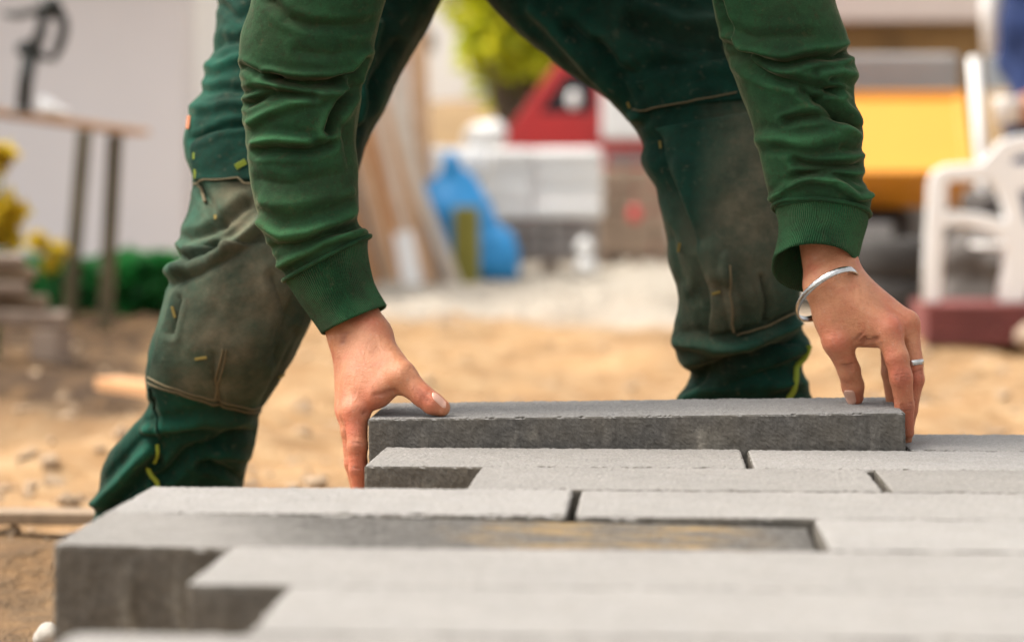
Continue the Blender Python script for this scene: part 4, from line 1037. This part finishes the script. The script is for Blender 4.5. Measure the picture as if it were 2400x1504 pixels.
# added white block standing in for blown-out sky beside the post
Yh = 42.0; hx0, hx1 = W(930, 0, Yh)[0], W(1112, 0, Yh)[0]
fh = thing('sky_stand_in', 'added white block in place of blown-out sky beyond the upright wooden post', 'sky_stand_in', ((hx0 + hx1) / 2, Yh + 3, GROUND))
zr = W(1000, -260, Yh)[2]
box('wall', ((hx0 + hx1) / 2, Yh + 3, (zr + GROUND) / 2), (hx1 - hx0, 6, zr - GROUND), M['plaster_lit'], fh, .02)
V = [(hx0 - .15, Yh - .2, zr), (hx1 + .15, Yh - .2, zr), ((hx0 + hx1) / 2, Yh - .2, zr + .9), (hx0 - .15, Yh + 6.2, zr), (hx1 + .15, Yh + 6.2, zr), ((hx0 + hx1) / 2, Yh + 6.2, zr + .9)]
mesh_obj('roof', V, [(0, 1, 2), (5, 4, 3), (0, 2, 5, 3), (2, 1, 4, 5), (0, 3, 4, 1)], M['red_plastic'], fh, False)

# earth bank and far terrain behind the site
bx = np.linspace(-60, 60, 160); by = np.linspace(0, 1, 12)
BXX, BT = np.meshgrid(bx, by, indexing='ij')
hgt = 2.8 * sstep(0, .55, BT) * (1 + .22 * vnoise(np.stack([BXX, BT * 3, 0 * BXX], -1), .35, 2)) + .15 * vnoise(np.stack([BXX, BT * 9, 0 * BXX], -1), 1.1, 6)
M['bank'] = simple('bank_earth', (0.26, 0.165, 0.075), .95, .35, 1.5, .6, 12)
f = np.array([(i * 12 + j, (i + 1) * 12 + j, (i + 1) * 12 + j + 1, i * 12 + j + 1) for i in range(159) for j in range(11)])
bank = mesh_obj('earth_bank', np.stack([BXX, 35 + BT * 12, GROUND - .2 + hgt], -1), f, M['bank']); tag(bank, kind='structure')

# ------------------------------------------------------------------ workbench and the things on it
wb = thing('workbench', 'simple wooden workbench standing before the grey wall', 'table', (W(120, 760, 10.4)[0], 10.4, GROUND))
tA, tB = W(-420, 206, 9.4), W(285, 305, 10.6)          # the top slopes down to the right
off = np.array((0, .15, 0))
for k in range(3): bar('top_board', tA + off * (k + .5), tB + off * (k + .5), .146, .024, M['wood_peach'], wb)
def top_z(px, Y):
    t_ = (W(px, 0, Y)[0] - tA[0]) / (tB[0] - tA[0]); return tA[2] + (tB[2] - tA[2]) * t_
def leg_bar(pt, pb, Y): bar('leg', W(pt[0], pt[1], Y), np.array((W(pb[0], pb[1], Y)[0], Y, GROUND - .01)), .062, .055, M['wood_olive'], wb)
leg_bar((270, 316), (246, 790), 10.65); leg_bar((198, 306), (160, 752), 11.2); leg_bar((-330, 260), (-340, 800), 9.4); leg_bar((-360, 260), (-370, 800), 10.0)
# black jointed stand
Yc = 10.0
st = thing('clamp_stand', 'black jointed metal stand with curved handle on the workbench', 'stand', np.array((W(52, 262, Yc)[0], Yc, top_z(52, Yc) + .012)))
zb_ = top_z(52, Yc) + .012
base = W(52, 0, Yc); base[2] = zb_
M_ = lambda x, y, dy=0: W(x, y, Yc + dy)
bmq = bmesh.new(); bmesh.ops.create_cone(bmq, cap_ends=True, segments=24, radius1=.05, radius2=.035, depth=.02, matrix=Matrix.Translation((base[0], Yc, zb_ + .01))); bm_obj('base', bmq, M['black'], st, bevel=.003)
pipe('post', [(base[0], Yc, zb_ + .015), M_(60, 190), M_(72, 120)], [.030, .032, .036], M['black'], st)
pipe('arm', [M_(72, 125), M_(95, 80), M_(100, 45), M_(118, 22)], [.030, .026, .024, .030], M['black'], st)
pipe('grip', [M_(45, 105), M_(75, 125), M_(100, 128)], [.020, .036, .02], M['black'], st)
pipe('handle', [M_(118, 25), M_(148, 45), M_(150, 70), M_(138, 110), M_(125, 138), M_(98, 135)], [.024, .024, .023, .023, .017, .014], M['black'], st)
pipe('clamp_head', [M_(98, 8), M_(122, 14), M_(140, 30)], [.026, .044, .028], M['black'], st)
pipe('knob', [M_(40, 112), M_(58, 114), M_(74, 118)], [.022, .042, .026], M['black'], st)
pipe('lever', [M_(105, 20), M_(70, 30), M_(35, 36), M_(5, 32)], [.020, .018, .018, .010], M['black'], st)
v, f = sdf_mesh([(W(105, 262, 10.0), W(150, 268, 10.0), .028, .02), (W(98, 240, 10.0), W(120, 255, 10.0), .022, .028)], .02, .008)
o = mesh_obj('cloth', v, f, M['white']); tag(o, 'white crumpled cloth lying on the workbench beside the black stand', 'cloth')
o.location.z = (top_z(120, 10.0) + .012) - float(v[:, 2].min())

# timber pile at the left edge, each board its own thing
for k, (xe, y, Y, th, wd, m, lab) in enumerate([(60, 612, 8.2, .040, .16, 'wood_grey', 'topmost grey timber of the pile at the left edge'), (84, 642, 8.25, .042, .2, 'dusty', 'brown timber second from the top of the pile at the left edge'),
        (66, 676, 8.2, .044, .18, 'wood_grey', 'grey timber in the middle of the pile at the left edge'), (112, 710, 8.3, .046, .2, 'dusty', 'brown timber fourth from the top of the pile at the left edge'), (158, 748, 8.25, .052, .24, 'wood_grey', 'longest grey timber lowest in the pile at the left edge')]):
    e = W(xe, y, Y); s_ = np.array((e[0] - 1.1, Y - .25, e[2] + .06))
    tag(bar('timber', s_, e, wd, th, M[m], bevel=.012, up=(0, 0, 1)), lab, 'timber', 'timber pile')
for k, (x, lab) in enumerate(((130, 'right short dark bearer under the timber pile'), (-60, 'left short dark bearer under the timber pile'))):
    p = W(x, 780, 8.25); ztop = W(158, 748, 8.25)[2] - .02
    tag(box('bearer', (p[0], 8.2, (ztop + GROUND) / 2 - .01), (.09, .22, ztop - GROUND), M['wood_grey']), lab, 'timber', 'timber pile')
a, b = G(252, 893, GROUND + .03), G(420, 935, GROUND + .03)
tag(bar('offcut', (a[0], a[1], GROUND + .025), (b[0], b[1] + .2, GROUND + .025), .08, .035, M['wood_orange'], up=(0, 0, 1)), 'pale orange board offcut lying on the soil left of the knee', 'board')

# ------------------------------------------------------------------ boards leaning on the white wall
for k, (bx_, by_, tx, ty, Y, w, m, lab) in enumerate([
        (1070, 648, 905, 245, 16.9, .075, 'wood_pale', 'rightmost pale leaning board beside the blue tarpaulin'), (1046, 655, 880, 270, 16.6, .06, 'wood_grey', 'thin grey leaning board next to the rightmost pale one'),
        (1012, 662, 890, 230, 16.4, .085, 'wood_peach', 'peach leaning board third from the right'), (975, 664, 868, 200, 16.3, .07, 'wood_pale', 'pale board in the middle of the leaning boards'),
        (955, 668, 845, 235, 16.1, .09, 'wood_orange', 'orange board in the middle of the leaning boards'), (922, 672, 812, 235, 15.9, .08, 'wood_peach', 'peach leaning board left of the orange one'),
        (895, 674, 790, 270, 15.7, .06, 'wood_grey', 'thin dark leaning board second from the left'), (876, 677, 760, 300, 15.5, .09, 'wood_orange', 'leftmost orange leaning board next to the sleeve'), (1002, 655, 925, 170, 17.4, .12, 'wood_pale', 'wide pale board at the back of the leaning boards')]):
    p0 = G(bx_, by_, GROUND); t_ = W(tx, ty, Y + .0)
    tag(bar('leaning_board', (W(bx_, by_, Y)[0], Y, GROUND - .01), t_, w, .04, M[m], up=(0, 1, 0)), lab, 'board', 'boards leaning against the white wall')
tag(bar('offcut', (W(968, 655, 15.5)[0], 15.5, GROUND), W(945, 545, 15.6), .13, .03, M['white'], up=(0, 1, 0)), 'short white board leaning in front of the orange boards', 'board')
tag(bar('post', (W(1000, 640, 18.4)[0], 18.4, GROUND - .1), W(968, -260, 18.4), .13, .12, M['wood_peach'], up=(0, 1, 0)), 'tall upright wooden post behind the leaning boards', 'post')

# olive roll, blue tarpaulin, white sack
Yp = 17.0
bmq = bmesh.new(); bmesh.ops.create_cone(bmq, cap_ends=True, segments=28, radius1=.098, radius2=.092, depth=.545)
ol = bm_obj('olive_post', bmq, simple('olive', (0.22, 0.20, 0.03), .8, .15, 8, .3, 60), bevel=.012, smooth=False); ol.location = (W(1093, 560, Yp)[0], Yp, GROUND + .265)
tag(ol, 'short thick olive green post in front of the blue tarpaulin', 'post')
def lumpy(name, prims, k, h, mat, amp, sc, seed, label, cat):
    pr = [(W(*a[:3]), W(*b[:3]), a[3], b[3]) for a, b in prims]
    v, f = sdf_mesh(pr, k, h, extra=lambda P, d: np.maximum(d + amp * fbm(P, sc, 2, seed), GROUND - .005 - P[..., 2]), pad=.08)
    o = mesh_obj(name, v, f, mat); return tag(o, label, cat)
M['blue'] = simple('blue_tarp', (0.02, 0.27, 0.62), .55, .2, 4, .4, 14)
lumpy('tarpaulin', [((1056, 368, 17.9, .04), (1062, 450, 17.9, .12)), ((1010, 440, 17.9, .06), (1040, 620, 17.9, .12)), ((1100, 430, 17.9, .08), (1165, 620, 17.8, .14)), ((1180, 560, 17.8, .08), (1205, 640, 17.8, .06)), ((1060, 500, 17.9, .2), (1110, 610, 17.9, .24))], .08, .022, M['blue'], .03, 5, 3, 'bright blue tarpaulin heap beside the olive post', 'tarpaulin')
lumpy('sack', [((1020, 385, 18.5, .12), (1115, 380, 18.5, .13)), ((1020, 600, 18.5, .2), (1110, 600, 18.5, .2)), ((1060, 450, 18.5, .2), (1060, 560, 18.5, .24))], .1, .025, M['white'], .025, 6, 5, 'big white sack standing behind the blue tarpaulin', 'sack')

# pallets of material
def pallet(cx, Y, wpx, top, bottom, layers, mat, label, name='paver_stack', zbase=GROUND):
    x = W(cx, 0, Y)[0]; wd = wpx / FPX * Y; t = thing(name, label, 'pallet', (x, Y, zbase)); h = (bottom - top) / FPX * Y
    z = zbase
    for k in range(3): box('bearer', (x - wd * .42 + k * wd * .42, Y, z + .05), (.09, .8, .1), M['wood_grey'], t)
    box('deck', (x, Y, z + .112), (wd, .82, .022), M['wood_grey'], t); z += .125; lh = (h - .125) / layers
    for k in range(layers):
        for n in range(4):
            box('block', (x - wd * .375 + n * wd * .25 + random.uniform(-.006, .006), Y + random.uniform(-.01, .01), z + lh / 2), (wd * .25 - .008, .78, lh - .008), mat, t, .012)
        z += lh
    return z
M['stack_grey'] = simple('stack_grey', (0.27, 0.24, 0.22), .9, .2, 5); M['stack_brown'] = simple('stack_brown', (0.34, 0.25, 0.18), .9, .25, 5)
zt1 = pallet(1290, 19.2, 225, 512, 642, 3, M['stack_grey'], 'pallet of grey pavers carrying the white wrapped bags')
x = W(1256, 0, 19.2)[0]; wd = 310 / FPX * 19.2
t = thing('bag_stack', 'white wrapped bags piled on the pallet of grey pavers', 'bags', (x, 19.2, zt1))
for k in range(4):
    for n in range(2):
        hh = .138; c = (x - wd * .25 + n * wd * .5, 19.2 + random.uniform(-.02, .02), zt1 + hh / 2 + k * hh)
        bmq = bmesh.new(); add_box(bmq, c, (wd * .5 + .01, .8, hh - .004)); bm_obj('bag', bmq, M['white'], t, bevel=.045, seg=4, smooth=True)
pallet(1490, 21.5, 170, 392, 622, 4, M['stack_brown'], 'pallet of brown stone blocks left of the right knee')
for x_, y_, s_, lab in ((1372, 622, .085, 'white stone lying on the ground before the grey paver pallet'), (1368, 562, .07, 'white stone resting on the other white stone by the grey pallet')):
    bmq = bmesh.new(); bmesh.ops.create_icosphere(bmq, subdivisions=3, radius=s_)
    for v_ in bmq.verts: v_.co *= 1 + .1 * math.sin(20 * v_.co.x + 13 * v_.co.z)
    o = bm_obj('white_stone', bmq, M['white'], smooth=True); p = W(x_, y_, 18.5); o.location = p if y_ < 600 else (p[0], 18.5, GROUND + .07)
    if y_ < 600: o.location.z = GROUND + .07 + .15
    tag(o, lab, 'stone', 'white stones')
tag(mesh_obj('red_can', *(lambda v, f: (v, f))(*sdf_mesh([(W(1488, 505, 20.8), W(1488, 495, 20.8), .06, .05)], .01, .012)), M['red']), 'small red can on the brown block pallet', 'can').location = (0, 0, 0)

# red van and an added white heap for the sky glare on its bonnet
Yv = 24.5
def XZ(px, py, Y): p = W(px, py, Y); return (p[0], p[2])
van = thing('van', 'red van with sloping windscreen seen between the legs', 'van', (W(1420, 0, Yv)[0], Yv + .8, GROUND))
prof = [XZ(*p, Yv) for p in ((1140, 590), (1135, 360), (1150, 335), (1200, 296), (1315, 140), (1340, 118), (1700, 108), (1725, 130), (1735, 590))]
win = [XZ(*p, Yv) for p in ((1258, 268), (1322, 172), (1395, 166), (1395, 268))]; win2 = [XZ(*p, Yv) for p in ((1440, 268), (1440, 164), (1660, 160), (1660, 268))]
for y_ in (Yv, Yv + 1.6): plate('side_panel', [prof, win, win2], .05, M['red'], van, .01, y_)
def slab_between(name, a, b, mat, inset=.06):
    (xa, za), (xb, zb2) = a, b; V = [(xa, Yv + .02, za), (xb, Yv + .02, zb2), (xb, Yv + 1.58, zb2), (xa, Yv + 1.58, za)]
    o = mesh_obj(name, V, [(0, 1, 2, 3)], mat, van, False); m = o.modifiers.new('s', 'SOLIDIFY'); m.thickness = .03; return o
slab_between('front', prof[0], prof[1], M['red']); slab_between('grille', prof[1], prof[2], M['red']); slab_between('bonnet', prof[2], prof[3], M['red']); slab_between('windscreen', prof[3], prof[4], M['glass']); slab_between('roof_edge', prof[4], prof[5], M['red']); slab_between('roof', prof[5], prof[6], M['red']); slab_between('rear', prof[7], prof[8], M['red'])
for w_ in (win, win2):
    V = [(x, Yv + .03, z) for x, z in w_]; mesh_obj('window', V, [tuple(range(len(V)))], M['glass'], van, False)
v, f = sdf_mesh([(W(1345, 228, Yv - .15), W(1345, 240, Yv - .15), .065, .065)], .01, .02); mesh_obj('mirror', v, f, M['white'], van)
def wheel(name, c, r, w, axis, parent, hub='grey_metal', n=36):
    c = np.asarray(c); prof_ = [(r * .55, -w / 2), (r * .9, -w / 2), (r, -w * .32), (r, w * .32), (r * .9, w / 2), (r * .55, w / 2)]
    V, F = [], []
    for i in range(n):
        a = 2 * math.pi * i / n
        for rr, h in prof_:
            k = 1 - (.03 if i % 2 and rr == r else 0)
            u, v_ = rr * k * math.cos(a), rr * k * math.sin(a)
            V.append(c + (np.array((h, u, v_)) if axis == 'x' else np.array((u, h, v_))))
    for i in range(n):
        for j in range(6): F.append((i * 6 + j, i * 6 + (j + 1) % 6, ((i + 1) % n) * 6 + (j + 1) % 6, ((i + 1) % n) * 6 + j))
    o = mesh_obj(name, V, F, M['rubber'], parent); recalc(o)
    bmh = bmesh.new(); bmesh.ops.create_cone(bmh, cap_ends=True, segments=24, radius1=r * .56, radius2=r * .56, depth=w * .7, matrix=Matrix.Translation(c) @ Matrix.Rotation(R(90), 4, 'Y' if axis == 'x' else 'X'))
    bm_obj('rim', bmh, M[hub], o, bevel=.01)
    return o
for x_ in (1235, 1620): wheel('wheel', (W(x_, 0, Yv)[0], Yv + .05, GROUND + .3), .3, .2, 'y', van); wheel('wheel', (W(x_, 0, Yv)[0], Yv + 1.55, GROUND + .3), .3, .2, 'y', van)
lumpy('tarpaulin', [((1112, 325, 22.3, .10), (1158, 312, 22.3, .13)), ((1120, 600, 22.3, .22), (1170, 600, 22.3, .22)), ((1140, 330, 22.3, .13), (1140, 560, 22.3, .22))], .08, .04, M['white'], .04, 4, 9, 'added white heap standing in for sky glare on the red van bonnet', 'tarpaulin')
box_t = thing('trailer', 'white box trailer behind the red van seen left of the right thigh', 'trailer', (W(1500, 0, 23.4)[0], 23.4, GROUND))
xa, xb = W(1412, 0, 23.4)[0], W(1640, 0, 23.4)[0]
box('body', ((xa + xb) / 2, 23.6, (W(0, 330, 23.4)[2] + 1.9) / 2), (xb - xa, .9, 1.9 - W(0, 330, 23.4)[2]), M['white'], box_t, .03)
box('chassis', ((xa + xb) / 2, 23.6, .72), (xb - xa - .1, .7, .1), M['grey_metal'], box_t)
for k in (.2, .8): wheel('wheel', (xa + (xb - xa) * k, 23.3, GROUND + .28), .28, .16, 'y', box_t); box('strut', (xa + (xb - xa) * k, 23.6, .35), (.08, .08, .7), M['grey_metal'], box_t)

# ------------------------------------------------------------------ right side: shed, dumper, toy car, second person
Ys = 27.0
sx0, sx1 = W(1780, 0, Ys)[0], W(2308, 0, Ys)[0]; z1 = W(2100, 52, Ys)[2]
shed = thing('shed', 'brown timber shed with a pale fascia at the upper right', 'shed', ((sx0 + sx1) / 2, Ys + 1.5, GROUND))
M['shed_wood'] = simple('shed_wood', (0.24, 0.135, 0.045), .85, .45, 2.2, .3, 9); M['fascia'] = simple('fascia', (0.56, 0.47, 0.42), .8, .06)
nb = 14
for k in range(nb):
    w_ = (sx1 - sx0) / nb; box('plank', (sx0 + w_ * (k + .5), Ys + .02 * (k % 2), (z1 + GROUND) / 2), (w_ - .012, .05, z1 - GROUND), M['shed_wood'], shed, .006)
box('wall', ((sx0 + sx1) / 2, Ys + 1.6, (z1 + GROUND) / 2), (sx1 - sx0 - .1, 3.0, z1 - GROUND - .02), M['shed_wood'], shed)
box('fascia', ((sx0 + sx1) / 2, Ys - .1, z1 + .3), (sx1 - sx0 + .1, .3, .6), M['fascia'], shed, .01); box('roof', ((sx0 + sx1) / 2, Ys + 1.5, z1 + .55), (sx1 - sx0, 2.9, .1), M['grey_metal'], shed)

Yd = 12.4
dx0, dx1 = W(1590, 0, Yd)[0], W(2285, 0, Yd)[0]; dm = (dx0 + dx1) / 2
dump = thing('dumper', 'yellow dumper with a tipping skip behind the right hand', 'dumper', (dm, Yd + .6, GROUND))
zz = lambda y, Y=Yd: W(2100, y, Y)[2]
sk = [(Yd + .45, zz(224, Yd + .45)), (Yd, zz(402)), (Yd + .03, zz(414)), (Yd + .30, zz(482, Yd + .3)), (Yd + .95, zz(482, Yd + .3)), (Yd + 1.15, zz(224, Yd + .45))]
def extrude(name, prof, xa, xb, mat, parent, closed=False, ta=0, th=.02):
    V, F = [], []; n = len(prof)
    for x in (xa, xb):
        for k, (y, z) in enumerate(prof): V.append((x, y, z))
    for k in range(n if closed else n - 1): F.append((k, (k + 1) % n, n + (k + 1) % n, n + k))
    F += [tuple(range(n))[::-1], tuple(n + k for k in range(n))]
    o = mesh_obj(name, V, F, mat, parent, False); recalc(o); return o
skip = extrude('skip', sk, dx0, dx1, M['yellow'], dump)
m = skip.modifiers.new('s', 'SOLIDIFY'); m.thickness = .012; m.offset = 1
box('skip_lip', (dm, Yd + .44, zz(224, Yd + .45) + .0), (dx1 - dx0 + .03, .05, .045), M['yellow'], dump, .008)
for x in (dx0 + .02, dx1 - .02): bar('skip_edge', (x, sk[0][0], sk[0][1]), (x, sk[1][0] - .012, sk[1][1]), .05, .04, M['yellow'], dump)
box('engine_cover', (dm + .03, Yd + 1.75, (zz(172, Yd + 1.5) - .05) / 2 + .1), (dx1 - dx0 + .12, .9, zz(172, Yd + 1.5) + .05 - .0), M['grey_metal'], dump, .03)
box('chassis', (dm, Yd + 1.0, GROUND + .36), (.7, 1.9, .2), M['grey_metal'], dump, .02); box('axle', (dm, Yd + .52, GROUND + .28), (dx1 - dx0 - .3, .1, .1), M['black'], dump)
for x in (dx0 + .22, dx1 - .42):
    wheel('wheel', (x, Yd + .52, GROUND + .27), .275, .30, 'x', dump); wheel('wheel', (x, Yd + 1.95, GROUND + .27), .275, .28, 'x', dump)
# spare tyres lying under the skip lip
for k in range(2):
    o = wheel('tyre', (W(2090, 0, 11.7)[0], 11.7, 0), .26, .19, 'x', None, 'rubber'); 
    for c in list(o.children): bpy.data.objects.remove(c)
    ctr = Vector((W(2090, 0, 11.7)[0], 11.7, 0))
    o.data.transform(Matrix.Rotation(R(90), 4, 'Y') @ Matrix.Translation(-ctr)); o.location = (ctr.x + .01 * k, 11.72, GROUND + .10 + .195 * k)
    tag(o, ('lower' if k == 0 else 'upper') + ' of two dark tyres stacked in front of the yellow dumper', 'tyre', 'stacked tyres')

Yt = 9.6
chair = thing('garden_chair', 'white plastic garden chair with curved arms at the right edge', 'chair', (W(2420, 0, Yt)[0], Yt + .2, GROUND + .12))
out_ = [(2166, 704), (2170, 600), (2180, 430), (2190, 405), (2215, 392), (2300, 386), (2322, 360), (2345, 335), (2385, 322), (2470, 322), (2520, 340), (2570, 420), (2610, 500), (2625, 704), (2585, 704), (2560, 590), (2430, 590), (2400, 704)]
hA = [(2216, 418), (2322, 416), (2346, 452), (2368, 522), (2290, 504), (2210, 500)]; hB = [(2206, 720), (2212, 532), (2262, 530), (2316, 544), (2358, 570), (2350, 640), (2332, 720)]
out_ = out_ + [(2344, 704), (2358, 640), (2362, 566), (2316, 538), (2262, 524), (2208, 526), (2198, 704)]
hC = [(2382, 440), (2520, 440), (2560, 555), (2420, 560), (2398, 510)]; hD = [(2362, 388), (2372, 366), (2395, 354), (2460, 354), (2500, 388)]
for y_ in (Yt, Yt + .44):                            # the chair stands turned a little to the right
    plate('side_frame', [[(XZ(*p, Yt)[0] + .125 * (y_ - Yt), XZ(*p, Yt)[1]) for p in s_] for s_ in (out_, hA, hC, hD)], .022, M['white'], chair, .008, y_)
sx_, zs = W(2400, 0, Yt)[0], XZ(0, 512, Yt)[1]
box('seat', (W(2420, 0, Yt)[0], Yt + .22, XZ(0, 575, Yt)[1]), (.36, .42, .018), M['white'], chair, .006)
for k in range(5): bar('back_slat', (W(2600, 0, Yt)[0], Yt + .05 + k * .085, XZ(0, 570, Yt)[1]), (W(2500, 0, Yt)[0] + .02, Yt + .05 + k * .085, XZ(0, 335, Yt)[1]), .05, .014, M['white'], chair)
xa, xb = W(2172, 0, Yt)[0], W(2640, 0, Yt)[0]
cr = thing('crate', 'low faded red plastic crate under the white chair', 'crate', ((xa + xb) / 2, Yt + .22, GROUND))
zc0, zc1 = GROUND + .005, XZ(0, 706, Yt)[1]
for y_ in (Yt - .06, Yt + .5):
    for k in range(3): box('slat', ((xa + xb) / 2, y_, zc0 + .025 + (zc1 - zc0 - .05) * k / 2), (xb - xa, .018, (zc1 - zc0) / 3 - .012), M['red_plastic'], cr, .006)
for x_ in (xa + .01, xb - .01): box('end_panel', (x_, Yt + .22, (zc0 + zc1) / 2), (.02, .54, zc1 - zc0), M['red_plastic'], cr, .006)
box('lid', ((xa + xb) / 2, Yt + .22, zc1 - .006), (xb - xa, .57, .012), M['red_plastic'], cr, .004)
bmq = bmesh.new(); bmesh.ops.create_icosphere(bmq, subdivisions=3, radius=.085)
for v_ in bmq.verts: v_.co *= 1 + .16 * math.sin(26 * v_.co.x + 17 * v_.co.y) ; v_.co.z *= .75
o = bm_obj('rock', bmq, M['stack_brown'], smooth=True); p = G(2385, 800, GROUND); o.location = (p[0], p[1] - .4, GROUND + .04); tag(o, 'brown rock on the sand before the red crate', 'stone')
bmq = bmesh.new(); bmesh.ops.create_icosphere(bmq, subdivisions=3, radius=.07)
for v_ in bmq.verts: v_.co *= 1 + .14 * math.sin(21 * v_.co.x + 19 * v_.co.z); v_.co.z *= .7
o = bm_obj('rock', bmq, M['gravel'], smooth=True); p = G(2195, 785, GROUND); o.location = (p[0], p[1] + .1, GROUND + .03); tag(o, 'pale rock on the sand left of the red crate', 'stone')
lumpy('rubble_sack', [((2270, 600, 10.9, .12), (2350, 610, 10.9, .13)), ((2250, 720, 10.9, .14), (2390, 720, 10.9, .14)), ((2290, 480, 11.2, .07), (2360, 470, 11.2, .07))], .08, .02, M['sackgrey'], .03, 8, 4, 'dark grey rubble sack behind the white chair', 'sack')
tag(pipe('plastic_pipe', [(W(2312, 600, 11.2)[0], 11.2, GROUND), W(2302, 400, 11.2), W(2282, 135, 11.25)], .026, M['white']), 'white plastic pipe standing upright between the dumper and the white chair', 'pipe')

# second person, mostly beyond the right edge
Yn = 11.0
px_ = W(2458, 0, Yn)[0]; sp = thing('person', 'person in navy work clothes standing at the right edge', 'person', (px_, Yn, GROUND))
N = lambda x, y, dy=0: W(x, y, Yn + dy)
z0 = GROUND
A = lambda dx, dy, h: np.array((px_ + dx, Yn + dy, z0 + h))
sh1, el1, hn1 = N(2398, -30), N(2372, 150, .02), N(2400, 222, -.12)
sh2, el2, hn2 = A(.2, 0, 1.42), A(.27, .03, 1.14), A(.24, -.1, .9)
cl = [(A(-.08, 0, .9), A(-.1, .02, .5), .10, .075), (A(-.1, .02, .5), A(-.11, .03, .1), .075, .06), (A(.08, 0, .9), A(.1, .02, .5), .10, .075), (A(.1, .02, .5), A(.11, .03, .1), .075, .06),
      (A(-.07, 0, .95), A(.07, 0, .95), .13, .13), (A(0, 0, .98), A(0, 0, 1.3), .14, .16), (A(-.1, 0, 1.36), A(.1, 0, 1.36), .11, .11), (A(-.1, 0, 1.38), sh1, .09, .07), (A(.1, 0, 1.38), sh2, .09, .07),
      (sh1, el1, .075, .066), (el1, hn1, .058, .042), (sh2, el2, .07, .055), (el2, hn2, .055, .042)]
v, f = sdf_mesh(cl, .04, .014, extra=lambda P, d: d + .005 * fbm(P, 14, 2, 6)); mesh_obj('overalls', v, f, M['navy'], sp)
hd2 = A(0, -.02, 1.62)
bd = [(a, b, ra * .7, rb * .7) for a, b, ra, rb in cl] + [(A(0, 0, 1.4), hd2, .055, .055), (hd2, hd2 + np.array((0, -.02, .07)), .08, .09), (hd2 + np.array((0, -.1, 0)), hd2 + np.array((0, -.105, -.02)), .015, .016), (hd2 + np.array((0, -.05, -.05)), hd2 + np.array((0, -.06, -.03)), .05, .05)]
bd += [(hd2 + np.array((s * .085, 0, .01)), hd2 + np.array((s * .09, 0, .03)), .012, .016) for s in (-1, 1)]
for hn, el in ((hn1, el1), (hn2, el2)):
    d_ = (hn - el) / np.linalg.norm(hn - el); bd.append((hn, hn + d_ * .08, .03, .033)); sd = np.cross(d_, (0, 1, 0)); sd /= np.linalg.norm(sd)
    for k in range(4): b0 = hn + d_ * .08 + sd * (k - 1.5) * .019; bd += [(b0, b0 + d_ * .035 + np.array((0, .012, -.01)), .0095, .009), (b0 + d_ * .035 + np.array((0, .012, -.01)), b0 + d_ * .045 + np.array((0, .03, -.035)), .009, .008)]
    bd.append((hn + d_ * .03 + sd * -.03, hn + d_ * .07 + sd * -.055, .011, .009))
v, f = sdf_mesh(bd, .012, .008); o = mesh_obj('body', v, f, M['skin'], sp)
v, f = sdf_mesh([(hd2 + np.array((0, .02, .08)), hd2 + np.array((0, .0, .10)), .088, .085), (hd2 + np.array((0, .04, .04)), hd2 + np.array((0, .04, .02)), .07, .06)], .03, .012); mesh_obj('hair', v, f, M['hair'], sp)
for s in (-1, 1):
    g = A(s * .11, .03, 0); v, f = sdf_mesh([(g + np.array((0, 0, .11)), g + np.array((0, 0, .06)), .055, .055), (g + np.array((0, .02, .04)), g + np.array((0, -.17, .04)), .045, .04)], .02, .012, extra=lambda P, d: np.maximum(d, GROUND + .001 - P[..., 2])); mesh_obj('boot', v, f, M['boot'], sp)
# white bucket hanging from the hand, white roll carried under the arm
bk = thing('bucket', 'white bucket hanging from the hand of the person in navy', 'bucket', N(2362, 290, -.16))
cb = N(2362, 292, -.16); V, F = [], []; n = 28
for z, r in ((0, .052), (.10, .062), (.115, .066), (.118, .062), (.1, .057), (.01, .048)):
    for k in range(n): V.append(cb + np.array((r * math.cos(2 * math.pi * k / n), r * math.sin(2 * math.pi * k / n), z)))
for i in range(5):
    for k in range(n): F.append((i * n + k, i * n + (k + 1) % n, (i + 1) * n + (k + 1) % n, (i + 1) * n + k))
F += [tuple(range(n))[::-1], tuple(5 * n + k for k in range(n))]
mesh_obj('pail', V, F, M['white'], bk); hk = hn1 + (hn1 - el1) / np.linalg.norm(hn1 - el1) * .1
pipe('handle', [cb + np.array((-.062, 0, .112)), (cb + np.array((-.05, 0, .16)) + hk) / 2, hk, (cb + np.array((.05, 0, .16)) + hk) / 2, cb + np.array((.062, 0, .112))], .004, M['grey_metal'], bk, 8)
tag(pipe('fleece_roll', [N(2322, -150, .1), N(2324, 0, .1), N(2326, 130, .1)], [.05, .052, .048], M['white'], n=24), 'white roll carried upright in front of the elbow of the person in navy', 'roll')
